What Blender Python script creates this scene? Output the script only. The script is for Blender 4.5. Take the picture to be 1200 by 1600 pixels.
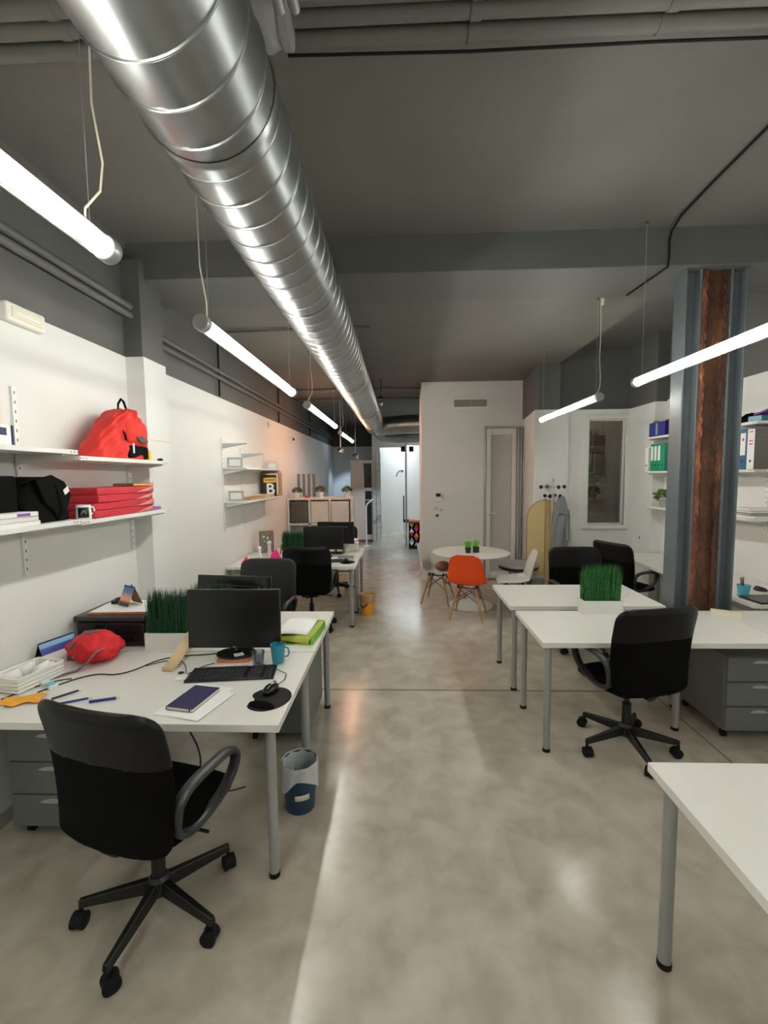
import bpy, bmesh, math, random
from mathutils import Vector, Matrix
random.seed(7)
for o in list(bpy.data.objects): bpy.data.objects.remove(o, do_unlink=True)
scene = bpy.context.scene
col = scene.collection
PI = math.pi
R = math.radians

# ------------------------------------------------------------------ camera
cam_d = bpy.data.cameras.new('camera'); cam = bpy.data.objects.new('camera', cam_d); col.objects.link(cam)
FPX, PITCH, YAW, ROLL, HCAM = 700.0, .08, -.037, -.0107, 1.775
_f = Vector((math.sin(YAW)*math.cos(PITCH), math.cos(YAW)*math.cos(PITCH), -math.sin(PITCH)))
_r = Vector((math.cos(YAW), -math.sin(YAW), 0)); _u = _r.cross(_f)
_r2 = _r*math.cos(ROLL)+_u*math.sin(ROLL); _u2 = _u*math.cos(ROLL)-_r*math.sin(ROLL)
mw = Matrix((_r2, _u2, -_f)).transposed().to_4x4(); mw.translation = Vector((0, 0, HCAM)); cam.matrix_world = mw
cam_d.sensor_fit = 'VERTICAL'; cam_d.sensor_height = 36; cam_d.lens = FPX/1600*36; cam_d.clip_start = .05; cam_d.clip_end = 200
scene.camera = cam

# ------------------------------------------------------------------ world, exposure
scene.view_settings.view_transform = 'Standard'; scene.view_settings.look = 'None'
scene.view_settings.exposure = 1.0; scene.view_settings.gamma = 1; scene.view_settings.use_curve_mapping = False
w = bpy.data.worlds.new('night_sky'); scene.world = w; w.use_nodes = True
w.node_tree.nodes['Background'].inputs[0].default_value = (.55, .5, .38, 1)
w.node_tree.nodes['Background'].inputs[1].default_value = 5.5
LAMP_E = 33.0          # tubes
WARM = (1, .52, .34); NEUT = (1, .985, .925)

# ------------------------------------------------------------------ materials
M = {}
def mat(name, c, rough=.5, metal=0, coat=0, bump=0, bscale=60, var=0, vscale=5, trans=0, sheen=0, emit=None, es=0, ior=None, spec=None):
    m = bpy.data.materials.new(name); m.use_nodes = True; n = m.node_tree.nodes; l = m.node_tree.links
    b = n['Principled BSDF']; b.inputs['Base Color'].default_value = (*c, 1); b.inputs['Roughness'].default_value = rough
    b.inputs['Metallic'].default_value = metal; b.inputs['Coat Weight'].default_value = coat; b.inputs['Coat Roughness'].default_value = .12
    b.inputs['Sheen Weight'].default_value = sheen
    if spec is not None: b.inputs['Specular IOR Level'].default_value = spec
    tc = n.new('ShaderNodeTexCoord')
    if var:
        nz = n.new('ShaderNodeTexNoise'); nz.inputs['Scale'].default_value = vscale; nz.inputs['Detail'].default_value = 6
        l.new(tc.outputs['Object'], nz.inputs['Vector'])
        mx = n.new('ShaderNodeMix'); mx.data_type = 'RGBA'; mx.blend_type = 'MIX'
        mx.inputs[6].default_value = (*[max(0, x*(1-var)) for x in c], 1); mx.inputs[7].default_value = (*[min(1, x*(1+var)) for x in c], 1)
        cr = n.new('ShaderNodeMapRange'); cr.inputs[1].default_value = .35; cr.inputs[2].default_value = .65
        l.new(nz.outputs['Fac'], cr.inputs[0]); l.new(cr.outputs[0], mx.inputs[0]); l.new(mx.outputs[2], b.inputs['Base Color'])
    if bump:
        nb = n.new('ShaderNodeTexNoise'); nb.inputs['Scale'].default_value = bscale; nb.inputs['Detail'].default_value = 3
        l.new(tc.outputs['Object'], nb.inputs['Vector'])
        bp = n.new('ShaderNodeBump'); bp.inputs['Strength'].default_value = bump; bp.inputs['Distance'].default_value = .01
        l.new(nb.outputs['Fac'], bp.inputs['Height']); l.new(bp.outputs[0], b.inputs['Normal'])
    if emit: b.inputs['Emission Color'].default_value = (*emit, 1); b.inputs['Emission Strength'].default_value = es
    M[name] = m; return m
def glassmat(name, tint, refl=.08, rough=.02):
    m = bpy.data.materials.new(name); m.use_nodes = True; n = m.node_tree.nodes; l = m.node_tree.links
    for x in list(n): n.remove(x)
    out = n.new('ShaderNodeOutputMaterial'); t = n.new('ShaderNodeBsdfTransparent'); g = n.new('ShaderNodeBsdfGlossy'); mx = n.new('ShaderNodeMixShader')
    lw = n.new('ShaderNodeLayerWeight'); lw.inputs[0].default_value = .35; mr = n.new('ShaderNodeMapRange')
    mr.inputs[3].default_value = refl; mr.inputs[4].default_value = .75
    t.inputs[0].default_value = (*tint, 1); g.inputs['Roughness'].default_value = rough
    l.new(lw.outputs['Fresnel'], mr.inputs[0]); l.new(mr.outputs[0], mx.inputs[0]); l.new(t.outputs[0], mx.inputs[1]); l.new(g.outputs[0], mx.inputs[2]); l.new(mx.outputs[0], out.inputs[0])
    M[name] = m
mat('wall_white', (.74, .74, .71), .55, bump=.04, bscale=90, var=.012, vscale=2)
mat('wall_dark', (.105, .108, .1), .6, bump=.08, bscale=70, var=.06, vscale=2)
mat('ceiling_dark', (.125, .12, .105), .6, bump=.06, bscale=40, var=.07, vscale=1.5)
mat('white_lam', (.73, .72, .67), .28, var=.01)
mat('white_metal', (.8, .8, .76), .35)
mat('white_plastic', (.78, .77, .72), .3)
mat('grey_leg', (.36, .37, .365), .35, metal=.35)
mat('cab_grey', (.14, .15, .138), .45, bump=.05, bscale=300)
mat('chrome', (.75, .75, .73), .14, metal=1)
mat('black_leather', (.005, .005, .005), .38, bump=.12, bscale=180, spec=.22)
mat('charcoal_leather', (.02, .021, .02), .42, bump=.1, bscale=180, spec=.3)
mat('black_mesh', (.0018, .0018, .0018), .95, bump=.5, bscale=600, spec=.12)
mat('black_plastic', (.005, .005, .005), .4)
mat('grey_plastic', (.03, .03, .032), .35)
mat('screen', (.004, .004, .004), .3)
mat('gloss_black', (.01, .01, .01), .12)
mat('dark_rubber', (.005, .005, .005), .7, spec=.3)
mat('steel_paint', (.105, .125, .135), .38, var=.05, vscale=3)
mat('red_cloth', (.6, .02, .012), .75, bump=.35, bscale=28, sheen=.05)
mat('red_bag', (.62, .012, .02), .7, bump=.4, bscale=35)
mat('strap_grey', (.16, .13, .12), .8)
mat('black_cloth', (.003, .003, .003), .9, bump=.35, bscale=25, spec=.15)
mat('red_folder', (.55, .03, .045), .4, var=.1, vscale=20)
mat('folder_pink', (.75, .25, .25), .35)
mat('grass_green', (.03, .17, .035), .5, var=.45, vscale=60)
mat('grass_dark', (.012, .075, .022), .5, var=.45, vscale=60)
mat('leaf', (.13, .2, .03), .5, var=.4, vscale=50)
mat('leaf_bright', (.12, .5, .03), .5, var=.3, vscale=50)
mat('orange_shell', (.9, .085, .008), .33)
mat('white_shell', (.74, .72, .66), .33)
mat('beech', (.48, .27, .12), .45, var=.2, vscale=14)
mat('wood_pale', (.62, .46, .27), .5, var=.12, vscale=10)
mat('wood_orange', (.5, .17, .06), .5, var=.15, vscale=12)
mat('cork', (.5, .27, .16), .8, var=.15, vscale=60)
mat('dark_wire', (.03, .022, .018), .4, metal=.5)
mat('navy', (.022, .022, .085), .55)
mat('paper', (.85, .85, .83), .6)
mat('cream', (.75, .7, .55), .6)
mat('teal', (.03, .24, .33), .35)
mat('cyan', (.12, .5, .62), .4)
mat('bin_navy', (.012, .04, .085), .4)
mat('liner', (.55, .58, .6), .35, bump=.8, bscale=22)
mat('orange_yellow', (.85, .38, .03), .45)
mat('liner_tan', (.5, .32, .15), .45, bump=.6, bscale=25)
mat('green_bright', (.2, .55, .03), .4)
mat('yellow_green', (.45, .5, .06), .4)
mat('binder_green', (0.0, .26, .14), .4)
mat('binder_blue', (.02, .12, .24), .4)
mat('box_navy', (.02, .03, .22), .4)
mat('box_tan', (.5, .42, .2), .6)
mat('pink', (.85, .02, .22), .5)
mat('purple', (.28, .08, .4), .5)
mat('grey_cloth', (.2, .21, .215), .85, bump=.4, bscale=18)
mat('felt_grey', (.22, .22, .21), .95, bump=.8, bscale=160, var=.15, vscale=150)
mat('beige_screen', (.58, .44, .2), .7, bump=.1, bscale=30)
mat('brown_edge', (.2, .13, .07), .5)
mat('silver', (.5, .52, .52), .35, metal=.7)
mat('pink_panel', (.78, .66, .58), .5)
mat('dark_glass', (.02, .022, .022), .12)
mat('gold', (.85, .5, .03), .5)
mat('brown', (.25, .1, .04), .6)
mat('stone_brown', (.12, .09, .06), .8, var=.3, vscale=4)
mat('cube_dark', (.10, .095, .085), .6, var=.1, vscale=60)
mat('frosted', (.50, .51, .48), .08, spec=1)
mat('patch', (.5, .5, .42), .6)
mat('concrete_grey', (.35, .35, .33), .6, var=.1, vscale=5)
glassmat('clear', (.97, .98, .97), .05)
glassmat('pane', (.80, .83, .80), .10)
glassmat('night_pane', (.75, .75, .72), .06)
glassmat('plastic_clear', (.8, .84, .88), .12, .1)

def emis(name, c, s):
    m = bpy.data.materials.new(name); m.use_nodes = True; n = m.node_tree.nodes; b = n['Principled BSDF']
    b.inputs['Base Color'].default_value = (.8, .8, .8, 1); b.inputs['Emission Color'].default_value = (*c, 1); b.inputs['Emission Strength'].default_value = s; M[name] = m
emis('tube_white', NEUT, LAMP_E); emis('tube_warm', WARM, LAMP_E*1.1); emis('spot_cool', (.7, .85, 1), 30); emis('ceiling_cool', (.82, .92, 1), 9)

def floor_mat():
    m = bpy.data.materials.new('polished_concrete'); m.use_nodes = True; n = m.node_tree.nodes; l = m.node_tree.links; b = n['Principled BSDF']
    tc = n.new('ShaderNodeTexCoord')
    def noise(s, d=8, dist=0):
        x = n.new('ShaderNodeTexNoise'); x.inputs['Scale'].default_value = s; x.inputs['Detail'].default_value = d; x.inputs['Distortion'].default_value = dist
        l.new(tc.outputs['Object'], x.inputs['Vector']); return x
    a = noise(1.1, 12, .25); c = noise(5.5, 12, .35); f = noise(40, 4)
    r = n.new('ShaderNodeValToRGB'); r.color_ramp.elements[0].position = .33; r.color_ramp.elements[1].position = .68
    r.color_ramp.elements[0].color = (.335, .298, .235, 1); r.color_ramp.elements[1].color = (.555, .515, .425, 1)
    add = n.new('ShaderNodeMath'); add.operation = 'MULTIPLY_ADD'; add.inputs[1].default_value = .45
    ad2 = n.new('ShaderNodeMath'); ad2.operation = 'MULTIPLY'; ad2.inputs[1].default_value = .55
    l.new(c.outputs['Fac'], ad2.inputs[0]); l.new(a.outputs['Fac'], add.inputs[0]); l.new(ad2.outputs[0], add.inputs[2]); l.new(add.outputs[0], r.inputs[0])
    # pale worn patches
    p = n.new('ShaderNodeValToRGB'); p.color_ramp.elements[0].position = .56; p.color_ramp.elements[1].position = .7
    p.color_ramp.elements[0].color = (0, 0, 0, 1); p.color_ramp.elements[1].color = (.12, .12, .12, 1); c2 = noise(2.6, 12, .6); l.new(c2.outputs['Fac'], p.inputs[0])
    mx = n.new('ShaderNodeMix'); mx.data_type = 'RGBA'; l.new(p.outputs[0], mx.inputs[0]); l.new(r.outputs[0], mx.inputs[6]); mx.inputs[7].default_value = (.58, .55, .46, 1)
    # sawn joints
    sep = n.new('ShaderNodeSeparateXYZ'); l.new(tc.outputs['Object'], sep.inputs[0])
    def line(sock, pos, wd):
        s = n.new('ShaderNodeMath'); s.operation = 'SUBTRACT'; s.inputs[1].default_value = pos; l.new(sep.outputs[sock], s.inputs[0])
        ab = n.new('ShaderNodeMath'); ab.operation = 'ABSOLUTE'; l.new(s.outputs[0], ab.inputs[0])
        lt = n.new('ShaderNodeMath'); lt.operation = 'LESS_THAN'; lt.inputs[1].default_value = wd; l.new(ab.outputs[0], lt.inputs[0]); return lt
    j1 = line(1, 3.6, .012); j2 = line(0, 2.02, .006)
    mm = n.new('ShaderNodeMath'); mm.operation = 'MAXIMUM'; l.new(j1.outputs[0], mm.inputs[0]); l.new(j2.outputs[0], mm.inputs[1])
    ml = n.new('ShaderNodeMath'); ml.operation = 'MULTIPLY'; ml.inputs[1].default_value = .7; l.new(mm.outputs[0], ml.inputs[0])
    mj = n.new('ShaderNodeMix'); mj.data_type = 'RGBA'; l.new(ml.outputs[0], mj.inputs[0]); l.new(mx.outputs[2], mj.inputs[6]); mj.inputs[7].default_value = (.1, .09, .07, 1)
    l.new(mj.outputs[2], b.inputs['Base Color'])
    rr = n.new('ShaderNodeMapRange'); rr.inputs[3].default_value = .10; rr.inputs[4].default_value = .30; l.new(c.outputs['Fac'], rr.inputs[0]); l.new(rr.outputs[0], b.inputs['Roughness'])
    b.inputs['Specular IOR Level'].default_value = .55
    bp = n.new('ShaderNodeBump'); bp.inputs['Strength'].default_value = .05; bp.inputs['Distance'].default_value = .02; l.new(c.outputs['Fac'], bp.inputs['Height']); l.new(bp.outputs[0], b.inputs['Normal'])
    M['floor'] = m
floor_mat()
def rust_mat():
    m = bpy.data.materials.new('rust'); m.use_nodes = True; n = m.node_tree.nodes; l = m.node_tree.links; b = n['Principled BSDF']
    tc = n.new('ShaderNodeTexCoord'); mp = n.new('ShaderNodeMapping'); mp.inputs['Scale'].default_value = (1, 1, .35); l.new(tc.outputs['Object'], mp.inputs[0])
    a = n.new('ShaderNodeTexNoise'); a.inputs['Scale'].default_value = 9; a.inputs['Detail'].default_value = 12; a.inputs['Roughness'].default_value = .7; l.new(mp.outputs[0], a.inputs[0])
    r = n.new('ShaderNodeValToRGB'); e = r.color_ramp.elements; e[0].position = .34; e[0].color = (.022, .01, .006, 1); e[1].position = .78; e[1].color = (.42, .25, .16, 1)
    x = e.new(.5); x.color = (.075, .03, .014, 1); x = e.new(.64); x.color = (.17, .06, .025, 1)
    l.new(a.outputs['Fac'], r.inputs[0]); l.new(r.outputs[0], b.inputs['Base Color']); b.inputs['Roughness'].default_value = .6
    bp = n.new('ShaderNodeBump'); bp.inputs['Strength'].default_value = .8; bp.inputs['Distance'].default_value = .02; l.new(a.outputs['Fac'], bp.inputs['Height']); l.new(bp.outputs[0], b.inputs['Normal'])
    M['rust'] = m
rust_mat()
def rust2():
    m = M['rust'].copy(); m.name = 'rust_orange'; r = [x for x in m.node_tree.nodes if x.type == 'VALTORGB'][0]
    e = r.color_ramp.elements; e[0].color = (.05, .015, .01, 1); e[1].color = (.16, .055, .03, 1); e[2].color = (.38, .12, .05, 1); e[3].color = (.75, .5, .36, 1); M['rust_orange'] = m
rust2()
def duct_mat():
    m = mat('galvanised', (.37, .395, .39), .27, metal=1, var=.07, vscale=4)
    n = m.node_tree.nodes; l = m.node_tree.links; b = n['Principled BSDF']; tc = [x for x in n if x.type == 'TEX_COORD'][0]
    nz = n.new('ShaderNodeTexNoise'); nz.inputs['Scale'].default_value = 5; nz.inputs['Detail'].default_value = 5; mp = n.new('ShaderNodeMapping'); mp.inputs['Scale'].default_value = (1.5, .35, 1.5)
    l.new(tc.outputs['Object'], mp.inputs[0]); l.new(mp.outputs[0], nz.inputs['Vector'])
    mr = n.new('ShaderNodeMapRange'); mr.inputs[3].default_value = .26; mr.inputs[4].default_value = .40; l.new(nz.outputs['Fac'], mr.inputs[0]); l.new(mr.outputs[0], b.inputs['Roughness'])
duct_mat()
def ramp_mat(name, stops, axis=2, lo=0, hi=1):
    m = bpy.data.materials.new(name); m.use_nodes = True; n = m.node_tree.nodes; l = m.node_tree.links; b = n['Principled BSDF']
    tc = n.new('ShaderNodeTexCoord'); s = n.new('ShaderNodeSeparateXYZ'); l.new(tc.outputs['Object'], s.inputs[0])
    mr = n.new('ShaderNodeMapRange'); mr.inputs[1].default_value = lo; mr.inputs[2].default_value = hi; l.new(s.outputs[axis], mr.inputs[0])
    r = n.new('ShaderNodeValToRGB'); e = r.color_ramp.elements; e[0].position, e[0].color = stops[0][0], (*stops[0][1], 1); e[1].position, e[1].color = stops[-1][0], (*stops[-1][1], 1)
    for p, c in stops[1:-1]: x = e.new(p); x.color = (*c, 1)
    l.new(mr.outputs[0], r.inputs[0]); l.new(r.outputs[0], b.inputs['Base Color']); b.inputs['Roughness'].default_value = .4; M[name] = m

# ------------------------------------------------------------------ mesh helpers
class B:
    def __init__(s): s.v = []; s.f = []; s.mi = []; s.m = 0; s.T = Matrix()
    def add(s, vs, fs):
        k = len(s.v); s.v += [tuple(s.T @ Vector(p)) for p in vs]; s.f += [tuple(i+k for i in f) for f in fs]; s.mi += [s.m]*len(fs); return s
    def box(s, x0, x1, y0, y1, z0, z1):
        return s.add([(x0,y0,z0),(x1,y0,z0),(x1,y1,z0),(x0,y1,z0),(x0,y0,z1),(x1,y0,z1),(x1,y1,z1),(x0,y1,z1)],
            [(0,3,2,1),(4,5,6,7),(0,1,5,4),(1,2,6,5),(2,3,7,6),(3,0,4,7)])
    def quad(s, a, b, c, d): return s.add([a,b,c,d], [(0,1,2,3)])
    def tube(s, pts, r, n=10, cap=True, rx=1, ry=1, closed=False, up=None):
        P = [Vector(p) for p in pts]; N = len(P); rr = r if isinstance(r, (list, tuple)) else [r]*N
        vs = []; ref = None
        for i in range(N):
            if closed: t = (P[(i+1) % N]-P[i-1])
            else: t = P[min(i+1, N-1)]-P[max(i-1, 0)]
            t.normalize()
            if up is not None: a = Vector(up)
            elif ref is None: a = Vector((0,0,1)) if abs(t.z) < .9 else Vector((1,0,0))
            else: a = ref
            a = (a-t*a.dot(t)); a = a.normalized() if a.length > 1e-6 else t.orthogonal().normalized(); ref = a; b = t.cross(a)
            for k in range(n):
                q = 2*PI*k/n; vs.append(P[i]+a*(math.cos(q)*rr[i]*rx)+b*(math.sin(q)*rr[i]*ry))
        fs = []
        for i in range(N if closed else N-1):
            j = (i+1) % N
            for k in range(n): fs.append((i*n+k, i*n+(k+1) % n, j*n+(k+1) % n, j*n+k))
        if cap and not closed: fs.append(tuple(range(n))[::-1]); fs.append(tuple((N-1)*n+k for k in range(n)))
        return s.add(vs, fs)
    def cyl(s, x, y, z0, z1, r, n=20): return s.tube([(x,y,z0),(x,y,z1)], r, n)
    def lathe(s, prof, c=(0,0,0), n=24, cap=False):
        vs = []; fs = []; m = len(prof)
        for r, z in prof:
            for k in range(n): q = 2*PI*k/n; vs.append((c[0]+r*math.cos(q), c[1]+r*math.sin(q), c[2]+z))
        for i in range(m-1):
            for k in range(n): fs.append((i*n+k, i*n+(k+1) % n, (i+1)*n+(k+1) % n, (i+1)*n+k))
        if cap: fs.append(tuple(range(n))[::-1]); fs.append(tuple((m-1)*n+k for k in range(n)))
        return s.add(vs, fs)
    def prism(s, out, a, b, axis='z'):
        n = len(out)
        def P(u, v, h): return (u,v,h) if axis == 'z' else ((u,h,v) if axis == 'y' else (h,u,v))
        vs = [P(u,v,a) for u,v in out]+[P(u,v,b) for u,v in out]
        return s.add(vs, [tuple(range(n))[::-1], tuple(range(n,2*n))]+[(i,(i+1) % n,n+(i+1) % n,n+i) for i in range(n)])
    def grid(s, fn, nu, nv):
        vs = [fn(i/nu, j/nv) for i in range(nu+1) for j in range(nv+1)]
        return s.add(vs, [(i*(nv+1)+j, (i+1)*(nv+1)+j, (i+1)*(nv+1)+j+1, i*(nv+1)+j+1) for i in range(nu) for j in range(nv)])
    def sphere(s, c, r, n=12, sx=1, sy=1, sz=1):
        vs = []; fs = []; m = n//2+1
        for i in range(m+1):
            a = PI*i/m
            for k in range(n): q = 2*PI*k/n; vs.append((c[0]+r*sx*math.sin(a)*math.cos(q), c[1]+r*sy*math.sin(a)*math.sin(q), c[2]+r*sz*math.cos(a)))
        for i in range(m):
            for k in range(n): fs.append((i*n+k, (i+1)*n+k, (i+1)*n+(k+1) % n, i*n+(k+1) % n))
        return s.add(vs, fs)
    def build(s, name, mats, parent=None, smooth=35, bev=0, sub=0, solid=0, bseg=2):
        me = bpy.data.meshes.new(name); me.from_pydata(s.v, [], s.f)
        if not isinstance(mats, (list, tuple)): mats = [mats]
        for m in mats: me.materials.append(M[m])
        me.polygons.foreach_set('material_index', s.mi)
        bm = bmesh.new(); bm.from_mesh(me); bmesh.ops.remove_doubles(bm, verts=bm.verts, dist=1e-6); bmesh.ops.recalc_face_normals(bm, faces=bm.faces); bm.to_mesh(me); bm.free()
        if smooth: me.shade_smooth(); me.set_sharp_from_angle(angle=R(smooth))
        o = bpy.data.objects.new(name, me); col.objects.link(o)
        if parent: o.parent = parent
        if solid: q = o.modifiers.new('s', 'SOLIDIFY'); q.thickness = solid; q.offset = 0
        if bev: q = o.modifiers.new('b', 'BEVEL'); q.width = bev; q.segments = bseg; q.limit_method = 'ANGLE'; q.angle_limit = R(40); q.harden_normals = False
        if sub: q = o.modifiers.new('u', 'SUBSURF'); q.levels = sub; q.render_levels = sub
        return o
def tag(o, label=None, cat=None, group=None, kind=None):
    if label: o['label'] = label
    if cat: o['category'] = cat
    if group: o['group'] = group
    if kind: o['kind'] = kind
    return o
def thing(name, label, cat, loc=(0,0,0), rz=0, group=None, rx=0, ry=0):
    o = bpy.data.objects.new(name, None); col.objects.link(o); o.empty_display_size = .05; o.location = loc; o.rotation_euler = (R(rx), R(ry), R(rz)); return tag(o, label, cat, group)
def kids(o): return [c for c in bpy.data.objects if c.parent == o]
def copy_tree(o, parent=None):
    c = o.copy(); col.objects.link(c); c.parent = parent
    for ch in kids(o): copy_tree(ch, c)
    return c
def dup(o, loc, rz=None, label=None, group=None, scale=None):
    c = copy_tree(o); c.location = loc
    if rz is not None: c.rotation_euler.z = R(rz)
    if label: c['label'] = label
    if group: c['group'] = group
    if scale: c.scale = scale
    return c
def place(o, loc, rz=0, rx=0, ry=0): o.location = loc; o.rotation_euler = (R(rx), R(ry), R(rz)); return o
def struct(name, b, m, **k): return tag(b.build(name, m, **k), kind='structure')
def text(s, size, mt, parent, loc, rot, name='lettering', depth=.0006, font_bold=False):
    cu = bpy.data.curves.new('t', 'FONT'); cu.body = s; cu.size = size; cu.extrude = depth; cu.align_x = 'CENTER'; cu.align_y = 'CENTER'
    if font_bold: cu.offset = size*.02
    t = bpy.data.objects.new('t', cu); col.objects.link(t); bpy.context.view_layer.update()
    me = bpy.data.meshes.new_from_object(t); bpy.data.objects.remove(t); me.materials.clear(); me.materials.append(M[mt])
    o = bpy.data.objects.new(name, me); col.objects.link(o); o.parent = parent; o.location = loc; o.rotation_euler = [R(a) for a in rot]; return o
def rrect(x0, x1, y0, y1, r, n=5):
    out = []
    for cx, cy, a0 in ((x1-r, y1-r, 0), (x0+r, y1-r, 90), (x0+r, y0+r, 180), (x1-r, y0+r, 270)):
        for k in range(n+1): a = R(a0+90*k/n); out.append((cx+r*math.cos(a), cy+r*math.sin(a)))
    return out

# ================================================================== SETTING
ZP = 2.69; ZC = 3.55; ZC2 = 3.32
XL, XR = -2.06, 3.42
YB0 = -4.0
struct('floor', B().box(-2.6, 4.2, YB0-.2, 17, -.12, 0), 'floor', smooth=0)
b = B(); b.box(-2.5, 3.8, YB0-.2, 3.55, ZC, ZC+.2); b.box(-2.5, 2.24, 3.55, 17, ZC2, ZC2+.43); b.box(2.2, 3.8, 3.55, 6.9, ZC, ZC+.2)
struct('ceiling', b, 'ceiling_dark', smooth=0)
struct('trim_1', B().box(-2.5, 3.7, 3.47, 4.05, 3.28, 3.6), 'wall_dark', smooth=0, bev=.006)
b = B(); b.box(XL-.25, XL, YB0, 14.2, 0, ZP); struct('wall_left', b, 'wall_white', smooth=0)
b = B(); b.box(XL-.25, XL-.015, YB0, 14.2, ZP, 3.7); struct('wall_left_upper', b, 'wall_dark', smooth=0)
b = B(); b.box(XL-.02, -1.92, 3.38, 3.70, 0, ZP); struct('wall_left_pier', b, 'wall_white', smooth=0, bev=.004)
b = B(); b.box(XL-.02, -1.935, 3.395, 3.70, ZP, 3.4); struct('wall_left_pier_upper', b, 'wall_dark', smooth=0)
b = B(); b.box(XR, XR+.25, YB0, 5.95, 0, ZP+.02); b.box(3.27, XR+.25, 5.95, 6.8, 0, ZP); struct('wall_right', b, 'wall_white', smooth=0)
b = B(); b.box(XR+.015, XR+.25, YB0, 5.95, ZP+.02, 3.7); b.box(3.285, XR+.25, 5.95, 6.9, ZP, 3.7); struct('wall_right_upper', b, 'wall_dark', smooth=0)
struct('wall_rear', B().box(-2.5, 3.9, YB0-.2, YB0, 0, 3.7), 'wall_white', smooth=0)
# white room volume: block with the window at back right (window opening 2.71-3.21, 1.05-2.54)
WX0, WX1, WZ0, WZ1 = 2.70, 3.22, 1.04, 2.55
b = B()
b.prism([(1.92,6.53),(2.40,6.53),(2.40,6.66),(2.2,6.7),(2.2,7.7),(2.06,7.7),(2.06,7.6)], 0, ZP)
b.box(2.40, WX0, 6.58, 6.7, 0, ZP); b.box(WX1, 3.29, 6.58, 6.7, 0, ZP); b.box(WX0, WX1, 6.58, 6.7, 0, WZ0); b.box(WX0, WX1, 6.58, 6.7, WZ1, ZP)
struct('wall_back_right', b, 'wall_white', smooth=0)
b = B(); b.box(1.97, 2.28, 6.56, 6.9, ZP, ZC2); b.box(2.2, 3.5, 6.7, 6.9, ZP, 3.75); b.box(2.03, 2.2, 6.7, 8.4, ZP, 3.4)
struct('wall_back_right_upper', b, 'wall_dark', smooth=0)
# white box with glazed door
BX0, BX1, BY0, BY1 = .36, 2.06, 7.6, 8.4
DX0, DX1, DZ1 = 1.43, 1.93, 2.54
b = B(); b.box(BX0, DX0, BY0, BY0+.12, 0, ZC2); b.box(DX1, BX1, BY0, BY0+.12, 0, ZC2); b.box(DX0, DX1, BY0, BY0+.12, DZ1, ZC2)
b.box(BX0, BX0+.12, BY0+.12, BY1, 0, ZC2); b.box(BX0+.12, 3.6, BY1-.1, BY1, 0, ZC2); b.box(BX1, 2.2, 7.6, 8.4, 0, ZP)
struct('wall_back', b, 'wall_white', smooth=0)
# end of the room
b = B(); b.box(-.76, -.55, 12.2, 12.35, 0, ZC2); b.box(-.55, .14, 12.2, 12.35, 2.55, ZC2); b.box(.14, 2.6, 12.2, 12.35, 2.6, ZC2)
b.box(1.0, 2.6, 12.2, 12.35, 0, 2.6)
struct('wall_far', b, 'wall_white', smooth=0)
b = B(); b.box(XL-.1, -.72, 13.9, 14.1, 0, ZP+.0); b.box(-.76, -.66, 12.35, 14.0, 0, ZC2); struct('wall_far_left', b, 'wall_white', smooth=0)
struct('wall_far_left_upper', B().box(XL-.1, -.72, 13.92, 14.1, ZP, 3.4), 'wall_dark', smooth=0)
b = B(); b.prism([(-.76,13.3),(1.9,17),(-.76,17)], 0, 3.3); b.box(1.9, 2.05, 12.3, 17, 0, 3.3); struct('wall_corridor', b, 'wall_white', smooth=0)
struct('wall_far_right', B().box(2.2, 2.35, 8.4, 12.35, 0, 3.35), 'wall_white', smooth=0)
b = B(); b.box(XL, XL+.012, YB0, 3.38, 0, .07); struct('baseboard_left', b, 'concrete_grey', smooth=0)
# door 1: narrow glazed door in the white box
b = B(); b.box(DX0, DX0+.085, BY0-.03, BY0+.03, .02, DZ1); b.box(DX1-.075, DX1, BY0-.03, BY0+.03, .02, DZ1); b.box(DX0+.085, DX1-.075, BY0-.03, BY0+.03, DZ1-.1, DZ1); b.box(DX0+.085, DX1-.075, BY0-.03, BY0+.03, .02, .14)
d1 = struct('door_1', b, 'white_lam', bev=.006)
B().box(DX0+.085, DX1-.075, BY0-.006, BY0+.006, .14, DZ1-.1).build('glass_pane', 'frosted', d1, smooth=0)
b = B(); b.box(DX0+.02, DX0+.06, BY0-.045, BY0-.03, .98, 1.2); b.tube([(DX0+.04,BY0-.04,1.13),(DX0+.04,BY0-.08,1.13),(DX0+.16,BY0-.085,1.13)], .009, 8); b.build('door_handle', 'white_plastic', d1)
b = B()
for x in (DX0-.03, DX1+.012, DX1+.065, DX1+.105): b.box(x, x+.02, BY0-.055, BY0+.0, 0, DZ1+.03)
b.box(DX0-.03, DX1+.125, BY0-.04, BY0, DZ1+.01, DZ1+.035)
struct('trim_2', b, 'silver', bev=.003)
# window 1
b = B(); o_ = .075
b.box(WX0-o_, WX1+o_, 6.555, 6.60, WZ1, WZ1+.06); b.box(WX0-o_, WX1+o_, 6.545, 6.62, WZ0-.06, WZ0); b.box(WX0-o_, WX0, 6.555, 6.60, WZ0, WZ1); b.box(WX1, WX1+o_, 6.555, 6.60, WZ0, WZ1)
b.box(WX0, WX0+.02, 6.6, 6.68, WZ0, WZ1); b.box(WX1-.02, WX1, 6.6, 6.68, WZ0, WZ1); b.box(WX0, WX1, 6.6, 6.68, WZ1-.02, WZ1); b.box(WX0, WX1, 6.6, 6.68, WZ0, WZ0+.02)
w1 = struct('window_1', b, 'white_lam', bev=.004)
B().box(WX0+.02, WX1-.02, 6.635, 6.643, WZ0+.02, WZ1-.02).build('glass_pane', 'night_pane', w1, smooth=0)
b = B(); b.box(WX1-.02, WX1+.01, 6.535, 6.555, 2.2, 2.33); b.build('latch', 'white_plastic', w1, bev=.004)
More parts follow.
